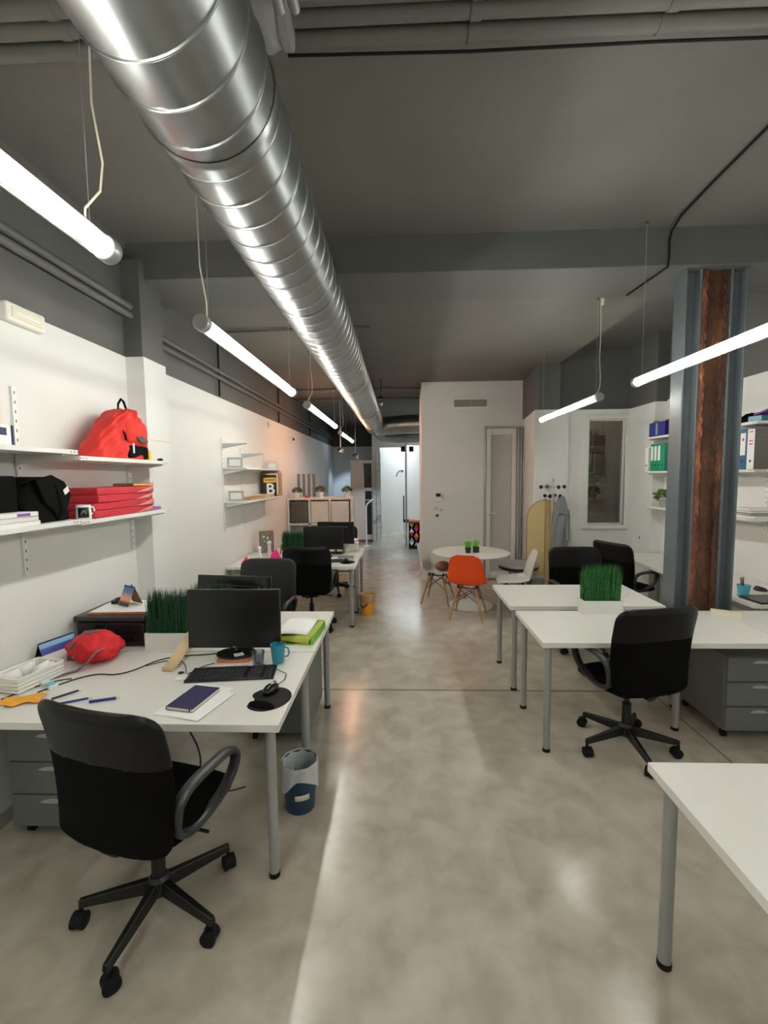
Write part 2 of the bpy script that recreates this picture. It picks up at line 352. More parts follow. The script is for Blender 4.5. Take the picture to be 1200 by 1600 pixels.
# light well outside the window
b = B(); b.box(2.3, 2.4, 6.9, 8.3, 0, 3.9); b.box(3.6, 3.7, 6.9, 8.3, 0, 3.9); b.box(2.3, 3.7, 8.2, 8.3, 0, 3.9); b.box(2.75, 3.6, 7.95, 8.2, 0, 2.05); b.box(2.85, 3.3, 7.9, 8.2, 2.28, 2.5); b.box(2.3, 3.7, 7.6, 8.2, 0, 1.4)
struct('wall_light_well', b, 'stone_brown', smooth=0)

# ------------------------------------------------------------------ plants
def leafball(b, c, r, n, lsize, squash=.8, seed=1):
    rn = random.Random(seed)
    for i in range(n):
        u = rn.uniform(-.35, 1); th = rn.uniform(0, 2*PI); q = math.sqrt(max(0, 1-u*u)); rad = r*rn.uniform(.55, 1.05)
        d = Vector((q*math.cos(th), q*math.sin(th), u*squash)); p = Vector(c)+d*rad
        t = (d+Vector((rn.uniform(-.6,.6), rn.uniform(-.6,.6), rn.uniform(-.2,.6)))).normalized(); s = t.cross(Vector((rn.random(), rn.random(), rn.random()))).normalized()
        L = lsize*rn.uniform(.7, 1.3); W = L*.28
        b.add([p, p+t*L*.5+s*W, p+t*L+Vector((0,0,-L*.15)), p+t*L*.5-s*W], [(0,1,2,3)])
def bush(name, loc, r, label, group, seed):
    t = thing(name, label, 'plant', loc, group=group); b = B(); leafball(b, (0,0,r*.9), r, 260, r*.35, seed=seed); b.build('foliage', 'leaf', t, smooth=0)
    B().tube([(0,0,0),(0.01,0,r*.5),(0,0,r)], .012, 6).build('stem', 'brown', t); return t
bush('bush', (2.72, 7.84, 1.40), .22, 'low bush behind the window glass, left one on the ledge', 'shrubs outside the window', 3)
bush('bush', (3.24, 7.72, 1.40), .19, 'rounder bush behind the window glass, right one on the ledge', 'shrubs outside the window', 4)
bush('bush', (3.1, 8.08, 2.05), .16, 'small bush high on the block seen through the window', 'shrubs outside the window', 5)

# ================================================================== STRUCTURAL STEEL
def ibeam(b, x0, x1, y0, y1, z0, z1, tf=.014, tw=.01, web='x'):
    # flanges face +-X, web between them
    b.box(x0, x0+tf, y0, y1, z0, z1); b.box(x1-tf, x1, y0, y1, z0, z1); ym = (y0+y1)/2; b.box(x0+tf, x1-tf, ym-tw/2, ym+tw/2, z0, z1)
t = thing('steel_column', 'blue-grey painted steel profile left of the rusty post', 'column', (2.19, 3.6, 0), group='new steel profiles beside the rusty post')
b = B(); ibeam(b, -.06, .06, -.075, .075, 0, 3.28); b.build('profile', 'steel_paint', t, smooth=0, bev=.004)
B().box(-.064, .059, -.1, .1, 0, .014).build('base_plate', 'steel_paint', t, bev=.002)
t2 = dup(t, (2.52, 3.6, 0), label='blue-grey painted steel profile right of the rusty post'); t2.rotation_euler.z = PI
t = thing('rusty_column', 'old rusty iron post standing between two grey steel profiles', 'column', (2.356, 3.6, 0))
b = B(); b.box(-.102, .102, .045, .065, 0, 3.28); b.box(-.07, .07, -.03, .045, 0, 3.28); b.build('web', 'rust', t, smooth=0, bev=.004)
def jag(x0, x1, seed):
    rn = random.Random(seed); b = B(); n = 110; pts = []
    def fn(u, v):
        j = math.sin(u*170+seed)*.003+math.sin(u*71)*.004
        return (x0+(x1-x0)*v+j*(1 if v > .5 else -1)*.7, -.062+.006*math.sin(u*230+v*9)+rn.uniform(-.002,.002), u*3.27)
    b.grid(fn, n, 4); return b
for x0, x1, sd, mm_ in ((-.102,-.058,1,'rust_orange'), (.06,.102,2,'rust')):
    bb = jag(x0, x1, sd); bb.box(x0+.006, x1-.006, -.058, .045, 0, 3.27); bb.build('flange', mm_, t)
b = B()
for z in [.2+.16*k for k in range(19)]:
    for x in (-.045, .045): b.sphere((x, -.032, z), .011, 8, sy=.6)
o = b.build('rivet', 'rust', t); o['kind'] = 'stuff'

# ================================================================== DUCT, PIPES, LAMPS
DC = Vector((-.548, 0, 2.885)); DR = .197
def arc_duct():
    t = thing('ventilation_duct', 'large galvanised spiral air duct running under the dark ceiling', 'duct', (DC.x, 0, DC.z))
    Y0, Y1, P = -3.99, 9.6, .134; n = 48; b = B()
    # straight spiral barrel; the lock seam follows a helix
    prof = []
    offs = [0, .0022, .0045, .0068, .009, .03, .06, .09, .12]; rad = [0, .0042, .0050, .0042, 0, 0, 0, 0, 0]; turns = int((Y1-Y0)/P); vs = []; rows = 0
    for k in range(turns):
        for o_, r_ in zip(offs, rad):
            for q in range(n+1): a = 2*PI*q/n; y = min(Y1, Y0+P*(k+q/n)+o_); vs.append(((DR+r_)*math.sin(a), y, (DR+r_)*math.cos(a)))
            rows += 1
    b.add(vs, [(i*(n+1)+q, (i+1)*(n+1)+q, (i+1)*(n+1)+q+1, i*(n+1)+q+1) for i in range(rows-1) for q in range(n)]); b.build('barrel', 'galvanised', t, smooth=30)
    # collars
    for y in (1.36, 5.2):
        B().tube([(0,y,0),(0,y+.012,0),(0,y+.03,0),(0,y+.09,0)], [DR+.002,DR+.0065,DR+.0055,DR+.002], 48, cap=False).build('collar', 'galvanised', t)
    pts = [(0, Y1, 0)]
    for k in range(9): a = R(90*k/8); pts.append((.28*(1-math.cos(a)), Y1+.28*math.sin(a), -.02))
    pts += [(.6, Y1+.25, 0), (2.4, Y1-.1, .03)]
    B().tube(pts, DR+.004, 32, cap=False).build('elbow', 'galvanised', t)
    B().tube([(0,9.75,-.12),(.15,10.1,-.24),(.5,10.2,-.27),(2.3,10.2,-.26)], .1, 24).build('branch_duct', 'galvanised', t)
    for y in (.4, 2.6, 4.9, 7.2, 9.0):
        z1 = (ZC if y < 3.5 else ZC2)-DC.z
        b = B(); b.tube([(0,y,DR),(0,y,z1)], .005, 6)
        b.tube([(math.sin(a)*(DR+.006), y, math.cos(a)*(DR+.006)) for a in [2*PI*k/32 for k in range(32)]], .0015, 6, closed=True); b.build('hanger', 'dark_wire', t)
    return t
arc_duct()
# transverse pipes near the camera
for k, (y, z) in enumerate(((1.86, 3.46), (1.785, 3.47), (1.71, 3.47))):
    t = thing('ceiling_pipe', ('front', 'middle', 'rear')[k]+' of the three grey pipes crossing the ceiling beyond the duct' if k != 1 else 'middle one of three grey pipes crossing the ceiling', 'pipe', (0, y, z), group='grey pipes across the ceiling')
    B().tube([(-2.06,0,0),(3.42,0,0)], .03, 16).build('pipe_run', 'ceiling_dark', t)
    for x in (.29, 1.0, -1.25, 2.4): B().tube([(x-.02,0,0),(x+.02,0,0)], .034, 16).build('coupling', 'ceiling_dark', t); 
tag(B().tube([(-.43,1.895,3.435),(.29,1.9,3.425),(1.0,1.9,3.43),(1.6,1.9,3.425),(3.4,1.9,3.43)], .006, 6).build('black_cable', 'dark_rubber'), 'thin black cable clipped under the ceiling pipes', 'cable')
t = thing('pipe_fitting', 'grey bell-shaped pipe fitting beside the big duct', 'pipe fitting', (-.45, 1.76, 3.44))
b = B(); b.T = Matrix.Rotation(R(90), 4, 'Y'); b.lathe([(0,-.14),(.05,-.14),(.085,-.08),(.09,-.02),(.075,.02),(.085,.03),(.085,.06),(.06,.065),(0,.065)]); b.build('bell', 'grey_leg', t)
for k, x in enumerate((-.36, -.315)):
    tag(B().tube([(x,-3.9,3.22),(x,1.5,3.22)], .016, 12).build('conduit', 'grey_leg'), ('inner' if k == 0 else 'outer')+' grey conduit running along the right side of the duct', 'pipe', 'conduits beside the duct')
for k, z in enumerate((3.05, 2.985)):
    tag(B().tube([(-2.0,YB0+.1,z),(-2.0,3.37,z)], .026, 12).build('wall_pipe', 'wall_dark'), ('upper' if k == 0 else 'lower')+' dark pipe high on the left wall before the pier', 'pipe', 'dark wall pipes on the left')
for k, z in enumerate((2.97, 2.90)):
    tag(B().tube([(-2.03,3.72,z),(-2.03,13.8,z)], .024, 12).build('wall_pipe', 'wall_dark'), ('upper' if k == 0 else 'lower')+' dark pipe high on the left wall beyond the pier', 'pipe', 'dark wall pipes on the left')
for k, y in enumerate((5.1, 7.6, 10.2)):
    tag(B().tube([(-2.04,y,2.7),(-2.04,y,3.31)], .012, 8).build('vertical_conduit', 'dark_rubber'), ('nearest','middle','farthest')[k]+' thin vertical conduit above the left white wall', 'pipe', 'vertical conduits')
for k, (y) in enumerate((4.75, 8.0, 9.0)):
    tag(B().tube([(-2.0,y,3.3),(1.9,y,3.3)] if k else [(-2.0,y,3.28),(-1.0,y,3.3),(-.3,y,3.3)], .014, 8).build('cross_conduit', 'ceiling_dark'), ('nearest','middle','farthest')[k]+' thin conduit crossing the ceiling of the far bay', 'pipe', 'cross conduits of the far bay')
tag(B().tube([(1.80,-1,3.54),(1.9,2.52,3.54),(1.92,2.96,3.54),(1.94,3.3,3.535),(1.955,3.43,3.5),(1.96,3.46,3.45),(1.96,3.457,3.33),(1.96,3.47,3.274),(1.95,3.6,3.272),(1.92,3.98,3.272)], .008, 8).build('black_cable', 'dark_rubber'),
    'black cable crossing the ceiling and beam towards the steel columns', 'cable')
# tube lamps
def tube_lamp(L, tubemat):
    t = thing('tube_lamp', 'tube', 'lamp'); z = 0
    B().tube([(0,.03,-.004),(0,L-.03,-.004)], .0175, 16).build('light_tube', tubemat, t)
    B().tube([(0,.0,0),(0,L,0)], .035, 24, cap=False).build('clear_cover', 'clear', t)
    B().box(-.012,.012,.02,L-.02,.018,.03).build('spine', 'white_metal', t)
    for y0, y1 in ((-.012,.03),(L-.03,L+.012)):
        b = B(); b.T = Matrix.Translation((0,y0,0)) @ Matrix.Rotation(R(-90), 4, 'X'); b.lathe([(0,0),(.033,0),(.037,.006),(.037,y1-y0-.006),(.033,y1-y0),(0,y1-y0)], n=24); b.build('end_cap', 'silver', t)
    return t
def wires(t, L, top, where='b'):
    for k, y in enumerate((.08, L-.08)):
        rn = random.Random(L*10+k); 
        B().tube([(0,y,.03),(0,y,top-.01)], .0012, 5).build('suspension_wire', 'silver', t)
        B().lathe([(0,0),(.012,0),(.012,-.015),(0,-.018)], (0,y,top), 12).build('ceiling_rose', 'wall_dark', t)
    y = L-.14
    return y
LAMPS = [(-.86,-.29,1.65,'tube_white',ZC,'nearest hanging tube lamp on the left, cut by the picture edge'),
    (-.86,1.98,1.65,'tube_white',ZC,'second hanging tube lamp on the left, over the monitor desk'),
    (-.87,4.24,1.85,'tube_white',ZC2,'third hanging tube lamp on the left, beyond the ceiling beam'),
    (-.92,6.95,1.75,'tube_warm',ZC2,'farthest and warmest hanging tube lamp on the left'),
    (1.76,1.82,1.65,'tube_white',ZC,'nearer hanging tube lamp on the right, passing before the columns'),
    (1.76,4.08,1.65,'tube_white',ZC2,'farther hanging tube lamp on the right, before the window'),
    (-.86,-2.5,1.65,'tube_white',ZC,'hanging tube lamp behind the viewer, left row'),
    (1.76,-.5,1.65,'tube_white',ZC,'hanging tube lamp behind the viewer, right row'),
    (1.76,-2.8,1.65,'tube_white',ZC,'second hanging tube lamp behind the viewer, right row')]
for i, (x, y, L, m_, top, lab) in enumerate(LAMPS):
    t = tube_lamp(L, m_); t.location = (x, y, 2.45); t['label'] = lab; t['group'] = 'hanging tube lamps'; wires(t, L, top-2.45)
    h = top-2.45
    ye = {0: L-.1, 1: .06, 2: .06, 3: .06, 4: L-.1, 5: .06}.get(i, .1)
    if i != 4: B().tube([(.0,ye,.03),(.01,ye-.01,.06),(.035,ye+.02,.12),(.04,ye+.03,.2),(.025,ye+.02,.35),(.03,ye+.02,.55),(.02,ye+.01,min(.8,h-.03)),(.02,ye,h)] if i not in (1,) else
        [(.0,ye,.03),(.005,ye-.01,.1),(-.01,ye-.03,.25),(-.012,ye-.03,.5),(-.01,ye-.03,h)], .0032, 6).build('power_cord', 'cream', t)

# spotlights
def spotlight(loc, h, rz, label):
    t = thing('spotlight', label, 'spotlight', loc, rz, 'ceiling spotlights')
    B().tube([(0,0,.06),(0,0,h)], .008, 8).build('stem', 'silver', t)
    b = B(); b.T = Matrix.Rotation(R(35), 4, 'Y'); b.lathe([(0,.07),(.03,.065),(.055,.03),(.075,-.03),(.07,-.03),(.05,.02),(0,.03)]); b.build('shade', 'chrome', t)
    b = B(); b.T = Matrix.Rotation(R(35), 4, 'Y'); b.lathe([(0,.0),(.04,.0),(.045,-.01),(0,-.012)]); b.build('bulb', 'spot_cool', t)
    return t
spotlight((-1.19,9.0,2.3), 1.02, 0, 'nearer chrome dome spotlight hanging above the cube shelf')
spotlight((-.95,9.6,2.2), 1.12, 0, 'farther chrome dome spotlight hanging above the cube shelf')
spotlight((-1.5,12.55,2.95), .37, 0, 'added ceiling spotlight for the extra light on the far left end wall')  # made-up fixture, added to go with the extra end wall light
for (x,y,z),lab in (((-.80,4.25,2.98),'small black and chrome projector spot left of the duct'),((-.30,7.3,2.95),'small black and chrome projector spot right of the duct')):
    t = thing('projector_spot', lab, 'spotlight', (x,y,z), group='projector spots by the duct')
    b = B(); b.box(-.035,.035,-.05,.05,.05,.09); b.tube([(0,0,.09),(0,0,ZC2-z)], .008, 8); b.build('bracket', 'black_plastic', t)
    b = B(); b.T = Matrix.Rotation(R(75), 4, 'X'); b.lathe([(0,-.06),(.03,-.06),(.036,-.02),(.036,.06),(.03,.06),(.03,.05),(0,.05)]); b.build('lamp_head', 'chrome', t)

def area(name, loc, size, e, c, rot=(0,0,0)):
    l = bpy.data.lights.new(name, 'AREA'); l.energy = e; l.color = c; l.shape = 'RECTANGLE'; l.size = size[0]; l.size_y = size[1]
    o = bpy.data.objects.new(name, l); col.objects.link(o); o.location = loc; o.rotation_euler = [R(a) for a in rot]; return o
def spot(name, loc, rot, e, c, ang=50):
    l = bpy.data.lights.new(name, 'SPOT'); l.energy = e; l.color = c; l.spot_size = R(ang); l.spot_blend = .5; l.shadow_soft_size = .03
    o = bpy.data.objects.new(name, l); col.objects.link(o); o.location = loc; o.rotation_euler = [R(a) for a in rot]; return o
# ceiling panel lights of the corridor rooms
tp = thing('ceiling_panel', 'cool white ceiling panel light in the far corridor', 'lamp', (.4, 14.2, 3.3)); B().box(-.5,.5,-.6,.6,-.02,.02).build('diffuser', 'ceiling_cool', tp)
tp = thing('ceiling_panel', 'cool white ceiling panel light beyond the white box', 'lamp', (1.3, 10.9, 3.3)); B().box(-.3,.3,-.3,.3,-.02,.02).build('diffuser', 'ceiling_cool', tp)
spot('spot_a', (-1.25,9.0,2.25), (0,-50,25), 45, (.6,.8,1)); spot('spot_b', (-1.02,9.6,2.15), (40,-35,30), 40, (.6,.8,1))
spot('end_wall_fill', (-1.5,12.6,2.9), (25,0,0), 60, (.6,.78,1), 60)  # extra cool spot added to brighten the far left end wall

# ================================================================== DESKS
def desk(name, x0, x1, y0, y1, legs, label, group=None, H=.735):
    cx, cy = (x0+x1)/2, (y0+y1)/2; t = thing(name, label, 'desk', (cx, cy, 0), group=group)
    B().box(x0-cx, x1-cx, y0-cy, y1-cy, H-.034, H).build('tabletop', 'white_lam', t, bev=.002)
    for lx, ly in legs:
        b = B(); b.tube([(lx-cx,ly-cy,.02),(lx-cx,ly-cy,H-.036)], .0225, 20); b.box(lx-cx-.04,lx-cx+.04,ly-cy-.04,ly-cy+.04,H-.04,H-.034)
        l = b.build('leg', 'grey_leg', t); B().cyl(lx-cx, ly-cy, 0, .022, .0245).build('foot', 'dark_rubber', l)
    return t
G = 'white desks on grey tube legs'
desk('desk', -2.04, -.52, 1.79, 2.575, [(-.575,1.85),(-1.98,1.85),(-.575,2.52),(-1.98,2.52)], 'white desk at front left with the black keyboard and big monitor', G)
desk('desk', -2.04, -.52, 2.585, 3.38, [(-.60,2.66),(-1.98,2.66),(-.575,3.31),(-1.98,3.31)], 'white desk joined behind the front left one, with green trays', G)
desk('desk', -2.04, -.53, 5.10, 5.77, [(-.585,5.16),(-1.98,5.16),(-.585,5.71),(-1.98,5.71)], 'white desk in the middle left beside the mesh-back chair', G)
desk('desk', -2.04, -.52, 5.78, 6.48, [(-.585,5.84),(-1.98,5.84),(-.575,6.42),(-1.98,6.42)], 'white desk behind the middle left one, near the cube shelf', G)
desk('desk', .875, 2.37, 2.735, 3.40, [(.925,2.79),(.925,3.33),(1.89,3.05),(2.06,3.35)], 'white desk at right under the grass planter, black chair before it', G)
desk('desk', 2.375, 3.40, 2.735, 3.40, [(2.61,3.33),(2.61,2.79),(3.35,2.79),(3.35,3.33)], 'white desk in the same row cut by the right picture edge', G)
desk('desk', .865, 2.075, 3.52, 4.22, [(.925,3.62),(.925,4.16),(2.02,3.62),(2.02,4.16)], 'white desk behind the right one, ending at the steel columns', G)
desk('desk', .885, 2.48, .82, 1.575, [(.94,1.52),(.94,.88),(2.42,1.52),(2.42,.88)], 'empty white desk corner at the lower right, nearest the viewer', G)
desk('desk', 2.78, 3.40, 3.56, 4.75, [(2.84,3.62),(3.34,3.62),(2.84,4.69),(3.34,4.69)], 'white side desk along the right wall under the blue binder', G)
desk('desk', 2.78, 3.40, 4.76, 5.92, [(2.84,4.82),(3.34,4.82),(2.84,5.86),(3.34,5.86)], 'white side desk along the right wall under the green binders', G)

# ------------------------------------------------------------------ drawer pedestals
def pedestal(loc, rz, label):
    t = thing('drawer_pedestal', label, 'drawer unit', loc, rz, 'grey drawer pedestals'); W, Dp, z0, z1 = .42, .52, .07, .575
    b = B(); b.box(-W/2,W/2,-Dp/2+.02,Dp/2,z0,z1); b.build('body', 'cab_grey', t, bev=.004)
    h = (z1-z0)/3-.004
    for k in range(3):
        za = z0+.006+k*(h+.003); d = B().box(-W/2+.003,W/2-.003,-Dp/2,-Dp/2+.018,za,za+h-.004).build('drawer', 'cab_grey', t, bev=.003)
        zc = za+h-.035
        b = B(); out = [(-.06,0),(-.04,.012),(0,.018),(.04,.012),(.06,0),(.04,-.004),(0,-.006),(-.04,-.004)]
        b.T = Matrix.Translation((0,-Dp/2-.008,zc)); b.prism(out, 0, .01, 'y'); b.build('handle', 'silver', d, bev=.002)
    for x in (-.17,.17):
        for y in (-.2,.2):
            b = B(); b.tube([(x,y,z0),(x,y,.045)], .012, 8); b.T = Matrix(); b.tube([(x-.012,y+.01,.025),(x+.012,y+.01,.025)], .025, 14); b.build('caster', 'dark_rubber', t)
    return t
pedestal((-1.71,2.27,0), 0, 'grey three-drawer pedestal under the front left desk')
pedestal((-.83,3.10,0), 180, 'grey drawer pedestal at the aisle under the second left desk')
pedestal((2.335,3.17,0), 0, 'grey three-drawer pedestal beside the chair under the right desk')

# ================================================================== OFFICE CHAIRS
def office_chair(kind='mesh', base=18):
    t = thing('office_chair', 'chair', 'chair')
    lea = 'black_leather' if kind == 'mesh' else 'charcoal_leather'
    # base
    b = B(); b.lathe([(0,.085),(.035,.085),(.042,.10),(.042,.15),(.03,.165),(0,.165)]); b.build('hub', 'black_plastic', t)
    for k in range(5):
        a = R(90+72*k+base); c, s = math.cos(a), math.sin(a)
        def P(r, w, z): return (c*r-s*w, s*r+c*w, z)
        vs = []
        for r, wd, z0, z1 in ((.03,.021,.095,.15),(.30,.014,.075,.105)): vs += [P(r,-wd,z0),P(r,wd,z0),P(r,wd*.7,z1),P(r,-wd*.7,z1)]
        b = B(); b.add(vs, [(0,1,2,3),(7,6,5,4),(0,4,5,1),(1,5,6,2),(2,6,7,3),(3,7,4,0)]); leg = b.build('base_leg', 'black_plastic', t, bev=.004)
        q = a+R(60*k+20); d = Vector((math.cos(q), math.sin(q), 0)); n_ = Vector((-d.y, d.x, 0)); ctr = Vector(P(.295,0,.028))+d*.012
        b = B(); b.tube([P(.295,0,.10),P(.295,0,.05)], .008, 8)
        for sgn in (-1,1): b.tube([ctr+n_*sgn*.006, ctr+n_*sgn*.012, ctr+n_*sgn*.024, ctr+n_*sgn*.027], [.028,.0305,.0305,.022], 20)
        b.tube([ctr+Vector((0,0,.0))+d*.0-n_*.007, ctr+n_*.007], .029, 14)
        b.build('caster', 'dark_rubber', leg)
    b = B(); b.tube([(0,0,.15),(0,0,.30)], .027, 18); b.tube([(0,0,.30),(0,0,.40)], .016, 14); b.build('gas_column', 'black_plastic', t)
    b = B(); b.box(-.09,.09,-.11,.09,.395,.425); b.tube([(.05,0,.40),(.24,.02,.385)], .007, 8); b.build('mechanism', 'black_plastic', t, bev=.004)
    # seat cushion
    def seat():
        b = B(); n = 20; m = 10
        def fn(u, v):
            a = 2*PI*u; ca, sa = math.cos(a), math.sin(a); e = .5
            px = abs(ca)**e*(1 if ca >= 0 else -1); py = abs(sa)**e*(1 if sa >= 0 else -1)
            w_ = math.sin(PI*v)**.45 if 0 < v < 1 else 0; z = -math.cos(PI*v)
            zz = .468+.043*z*(1 if z < 0 else 1)-.012*(1 if z > 0 else 0)*(1-w_)
            yy = py*.235*w_
            return (px*.245*w_, .02+yy, zz-.02*max(0, (yy-.12)/.12)**2*1.2)
        b.grid(fn, 40, 14); return b
    seat().build('seat', 'black_mesh' if kind == 'mesh' else lea, t, smooth=60)
    # backrest: curved padded shell
    def back(z0, z1, puff, wtop, wbot, y_off=0, only=None):
        H = z1-z0
        def fn(u, v):   # u round the outline section, v height
            a = 2*PI*u; ca, sa = math.cos(a), math.sin(a); e = .38
            z = z0+H*v
            tt = (z-.44)/(1.0-.44)
            wd = wbot+(wtop-wbot)*min(1, max(0, tt*2.2))
            rt = .085
            de = max(0, z-(1.0-rt)); k = math.sqrt(max(0, 1-(de/rt)**2)); wd2 = wd-.075*(1-k)
            rb = .045; de = max(0, (.455+rb)-z); k2 = math.sqrt(max(0, 1-(de/rb)**2)); wd2 -= .05*(1-k2)
            th = .030+puff*math.sin(PI*min(1, max(0, v)))*.0
            th *= (.25+.75*min(1, 6*min(1.0-z, z-.455)/.2+.15))
            px = abs(ca)**e*(1 if ca >= 0 else -1); py = abs(sa)**.7*(1 if sa >= 0 else -1)
            x = px*wd2; curve = .028*(x/.23)**2
            yb = -.225-.05*(tt)+.028*math.sin(tt*PI)+curve
            return (x, yb+py*th*(1 if kind=='mesh' else 1.15)+y_off, z)
        b = B(); b.grid(fn, 44, 24)
        for vv in (0, 1):
            ring = [fn(i/44, vv) for i in range(44)]; b.add(ring, [tuple(range(44))])
        return b
    if kind == 'mesh':
        back(.455, .80, 0, .272, .25).build('backrest', 'black_mesh', t, smooth=60)
        back(.795, 1.0, 0, .274, .25).build('headrest', lea, t, smooth=60)
    else:
        back(.455, 1.0, 0, .272, .25).build('backrest', lea, t, smooth=60)
    b = B(); b.tube([(0,-.08,.41),(0,-.2,.42),(0,-.225,.455),(0,-.222,.48)], .018, 10, rx=.6, ry=1.6); b.build('back_support', 'black_plastic', t)
    # loop armrests
    for s in (-1, 1):
        p = [(.240*s,-.15,.515),(.258*s,-.165,.585),(.270*s,-.16,.645),(.274*s,-.10,.676),(.276*s,.02,.680),(.275*s,.11,.676),(.272*s,.165,.64),(.265*s,.16,.575),(.252*s,.10,.505),(.236*s,.0,.462),(.236*s,-.10,.468)]
        # smooth the loop
        q = [Vector(a) for a in p]
        for _ in range(2):
            nq = []
            for i in range(len(q)): a, c = q[i], q[(i+1) % len(q)]; nq += [a*.75+c*.25, a*.25+c*.75]
            q = nq
        B().tube(q, .017, 10, rx=1.45, ry=.9, closed=True, up=(1,0,0)).build('armrest', 'grey_plastic' if kind == 'mesh' else 'black_plastic', t)
    return t
ch = office_chair(base=45); cg = 'black swivel chairs with loop armrests'
place(ch, (-1.0,1.675,0), -15); tag(ch, 'black swivel chair nearest the viewer, before the front left desk', 'chair', cg)
ch = office_chair(base=22); tag(place(ch, (1.45,2.84,0), 13), 'black swivel chair standing before the right desk and grey pedestal', 'chair', cg)
dup(ch, (1.84,4.55,0), 180, 'black swivel chair behind the grass planter, left of the columns', cg)
dup(ch, (2.62,5.25,0), -68, 'black swivel chair turned sideways below the window', cg)
dup(ch, (-1.05,5.12,0), 0, 'black mesh-back swivel chair before the middle left desk', cg)
dup(ch, (-.98,6.75,0), 170, 'black swivel chair behind the far monitors, mostly hidden', cg)
c2 = office_chair('leather'); place(c2, (-1.27,3.93,0), 176); tag(c2, 'dark grey leather swivel chair behind the second left desk', 'chair', cg)

# ================================================================== SHELL CHAIRS + ROUND TABLE
def shell_chair(m):
    t = thing('shell_chair', 'shell', 'chair')
    # profile in YZ: front edge -> seat -> back top, seat faces +Y
    prof = [(.215,.435),(.19,.452),(.12,.448),(.03,.437),(-.06,.43),(-.13,.435),(-.18,.46),(-.205,.51),(-.222,.58),(-.237,.66),(-.25,.74),(-.262,.80),(-.268,.83)]
    wid = [.20,.225,.235,.238,.236,.232,.228,.225,.22,.212,.195,.165,.10]
    lip = [.0,.004,.015,.03,.045,.06,.065,.055,.045,.035,.02,.01,0]
    def samp(a, u): x = u*(len(a)-1); i = min(int(x), len(a)-2); f = x-i; f = f*f*(3-2*f)*.5+f*.5; return a[i]*(1-f)+a[i+1]*f
    ys = [p[0] for p in prof]; zs = [p[1] for p in prof]
    def fn(u, v):
        s = 2*v-1; y, z, w_, l = samp(ys,u), samp(zs,u), samp(wid,u), samp(lip,u); x = s*w_
        back = min(1, max(0, (u-.4)/.25)); e = abs(s)**2.6
        return (x, y+back*e*l*1.1+(1-back)*0, z+(1-back)*e*l*.9)
    B().grid(fn, 36, 24).build('shell', m, t, smooth=80, solid=.007)
    for sx in (-1,1):
        for sy in (-1,1):
            l = B().tube([(sx*.10,sy*.09,.385),(sx*.135,sy*.125,.28),(sx*.20,sy*.195,0)], [.016,.014,.009], 12).build('leg', 'beech', t)
    b = B()
    for (a, c) in (((-.105,-.095,.37),(.15,.0,.0)),):
        pass
    L = lambda sx, sy, f: (sx*(.10+.10*f), sy*(.09+.105*f), .385*(1-f))
    for s in (-1,1):
        b.tube([L(-1,s,.02),L(1,s,.45)], .004, 6); b.tube([L(1,s,.02),L(-1,s,.45)], .004, 6)
        b.tube([L(s,-1,.02),L(s,1,.45)], .004, 6); b.tube([L(s,1,.02),L(s,-1,.45)], .004, 6)
        b.tube([(s*.115,-.12,.40),(s*.115,.12,.40)], .007, 8); b.tube([(-.12,s*.1,.395),(.12,s*.1,.395)], .007, 8)
        for q in (-1,1): b.tube([(s*.10,q*.09,.37),(s*.115,q*.1,.432)], .011, 8)
    b.build('wire_brace', 'dark_wire', t)
    return t
oc = shell_chair('orange_shell'); place(oc, (.84,5.53,0), -18); tag(oc, 'orange plastic shell chair on wooden legs by the round table', 'chair')
wc = shell_chair('white_shell'); place(wc, (.52,6.24,0), -108); tag(wc, 'white shell chair left of the round table by the box corner', 'chair', 'white shell chairs')
dup(wc, (1.43,5.66,0), 84, 'white shell chair right of the round table before the folding screen', 'white shell chairs')
t = thing('round_table', 'white round pedestal table with two small potted plants on it', 'table', (.95,6.07,0))
B().lathe([(0,.712),(.46,.712),(.505,.722),(.52,.732),(.515,.737),(0,.737)], n=64).build('tabletop', 'white_lam', t)
B().lathe([(.30,0),(.30,.006),(.27,.014),(.18,.028),(.10,.05),(.055,.10),(.036,.2),(.03,.35),(.034,.5),(.055,.62),(.11,.70),(.12,.712)], n=40).build('pedestal', 'white_lam', t)

def potted(name, loc, r, h, potm, leafm, label, group, seed, lr=1.2, n=120, ls=.5, cat='plant'):
    t = thing(name, label, cat, loc, group=group)
    B().lathe([(0,0),(r*.78,0),(r,h),(r*.9,h),(r*.85,h*.85),(0,h*.85)]).build('pot', potm, t)
    b = B(); leafball(b, (0,0,h+r*lr*.4), r*lr, n, r*ls, seed=seed); b.build('foliage', leafm, t, smooth=0); return t
def grasstuft(b, cx, cy, z, r, n, h, seed):
    rn = random.Random(seed)
    for i in range(n):
        a = rn.uniform(0,2*PI); q = r*math.sqrt(rn.random()); x, y = cx+q*math.cos(a), cy+q*math.sin(a); hh = h*rn.uniform(.7,1.1); dx, dy = rn.gauss(0,.25)*hh, rn.gauss(0,.25)*hh; w_ = .0035
        b.add([(x-w_,y,z),(x+w_,y,z),(x+dx*.4+w_,y+dy*.4,z+hh*.6),(x+dx*.4-w_,y+dy*.4,z+hh*.6)], [(0,1,2,3)]); b.add([(x+dx*.4-w_,y+dy*.4,z+hh*.6),(x+dx*.4+w_,y+dy*.4,z+hh*.6),(x+dx,y+dy,z+hh)], [(0,1,2)])
t = thing('potted_grass', 'small bright green grass in a black cup on the round table', 'plant', (.90,5.98,.738)); B().lathe([(0,0),(.034,0),(.042,.075),(.036,.075),(.034,.06),(0,.06)]).build('pot','gloss_black',t); b = B(); grasstuft(b,0,0,.06,.035,110,.10,5); b.build('foliage','leaf_bright',t,smooth=0)
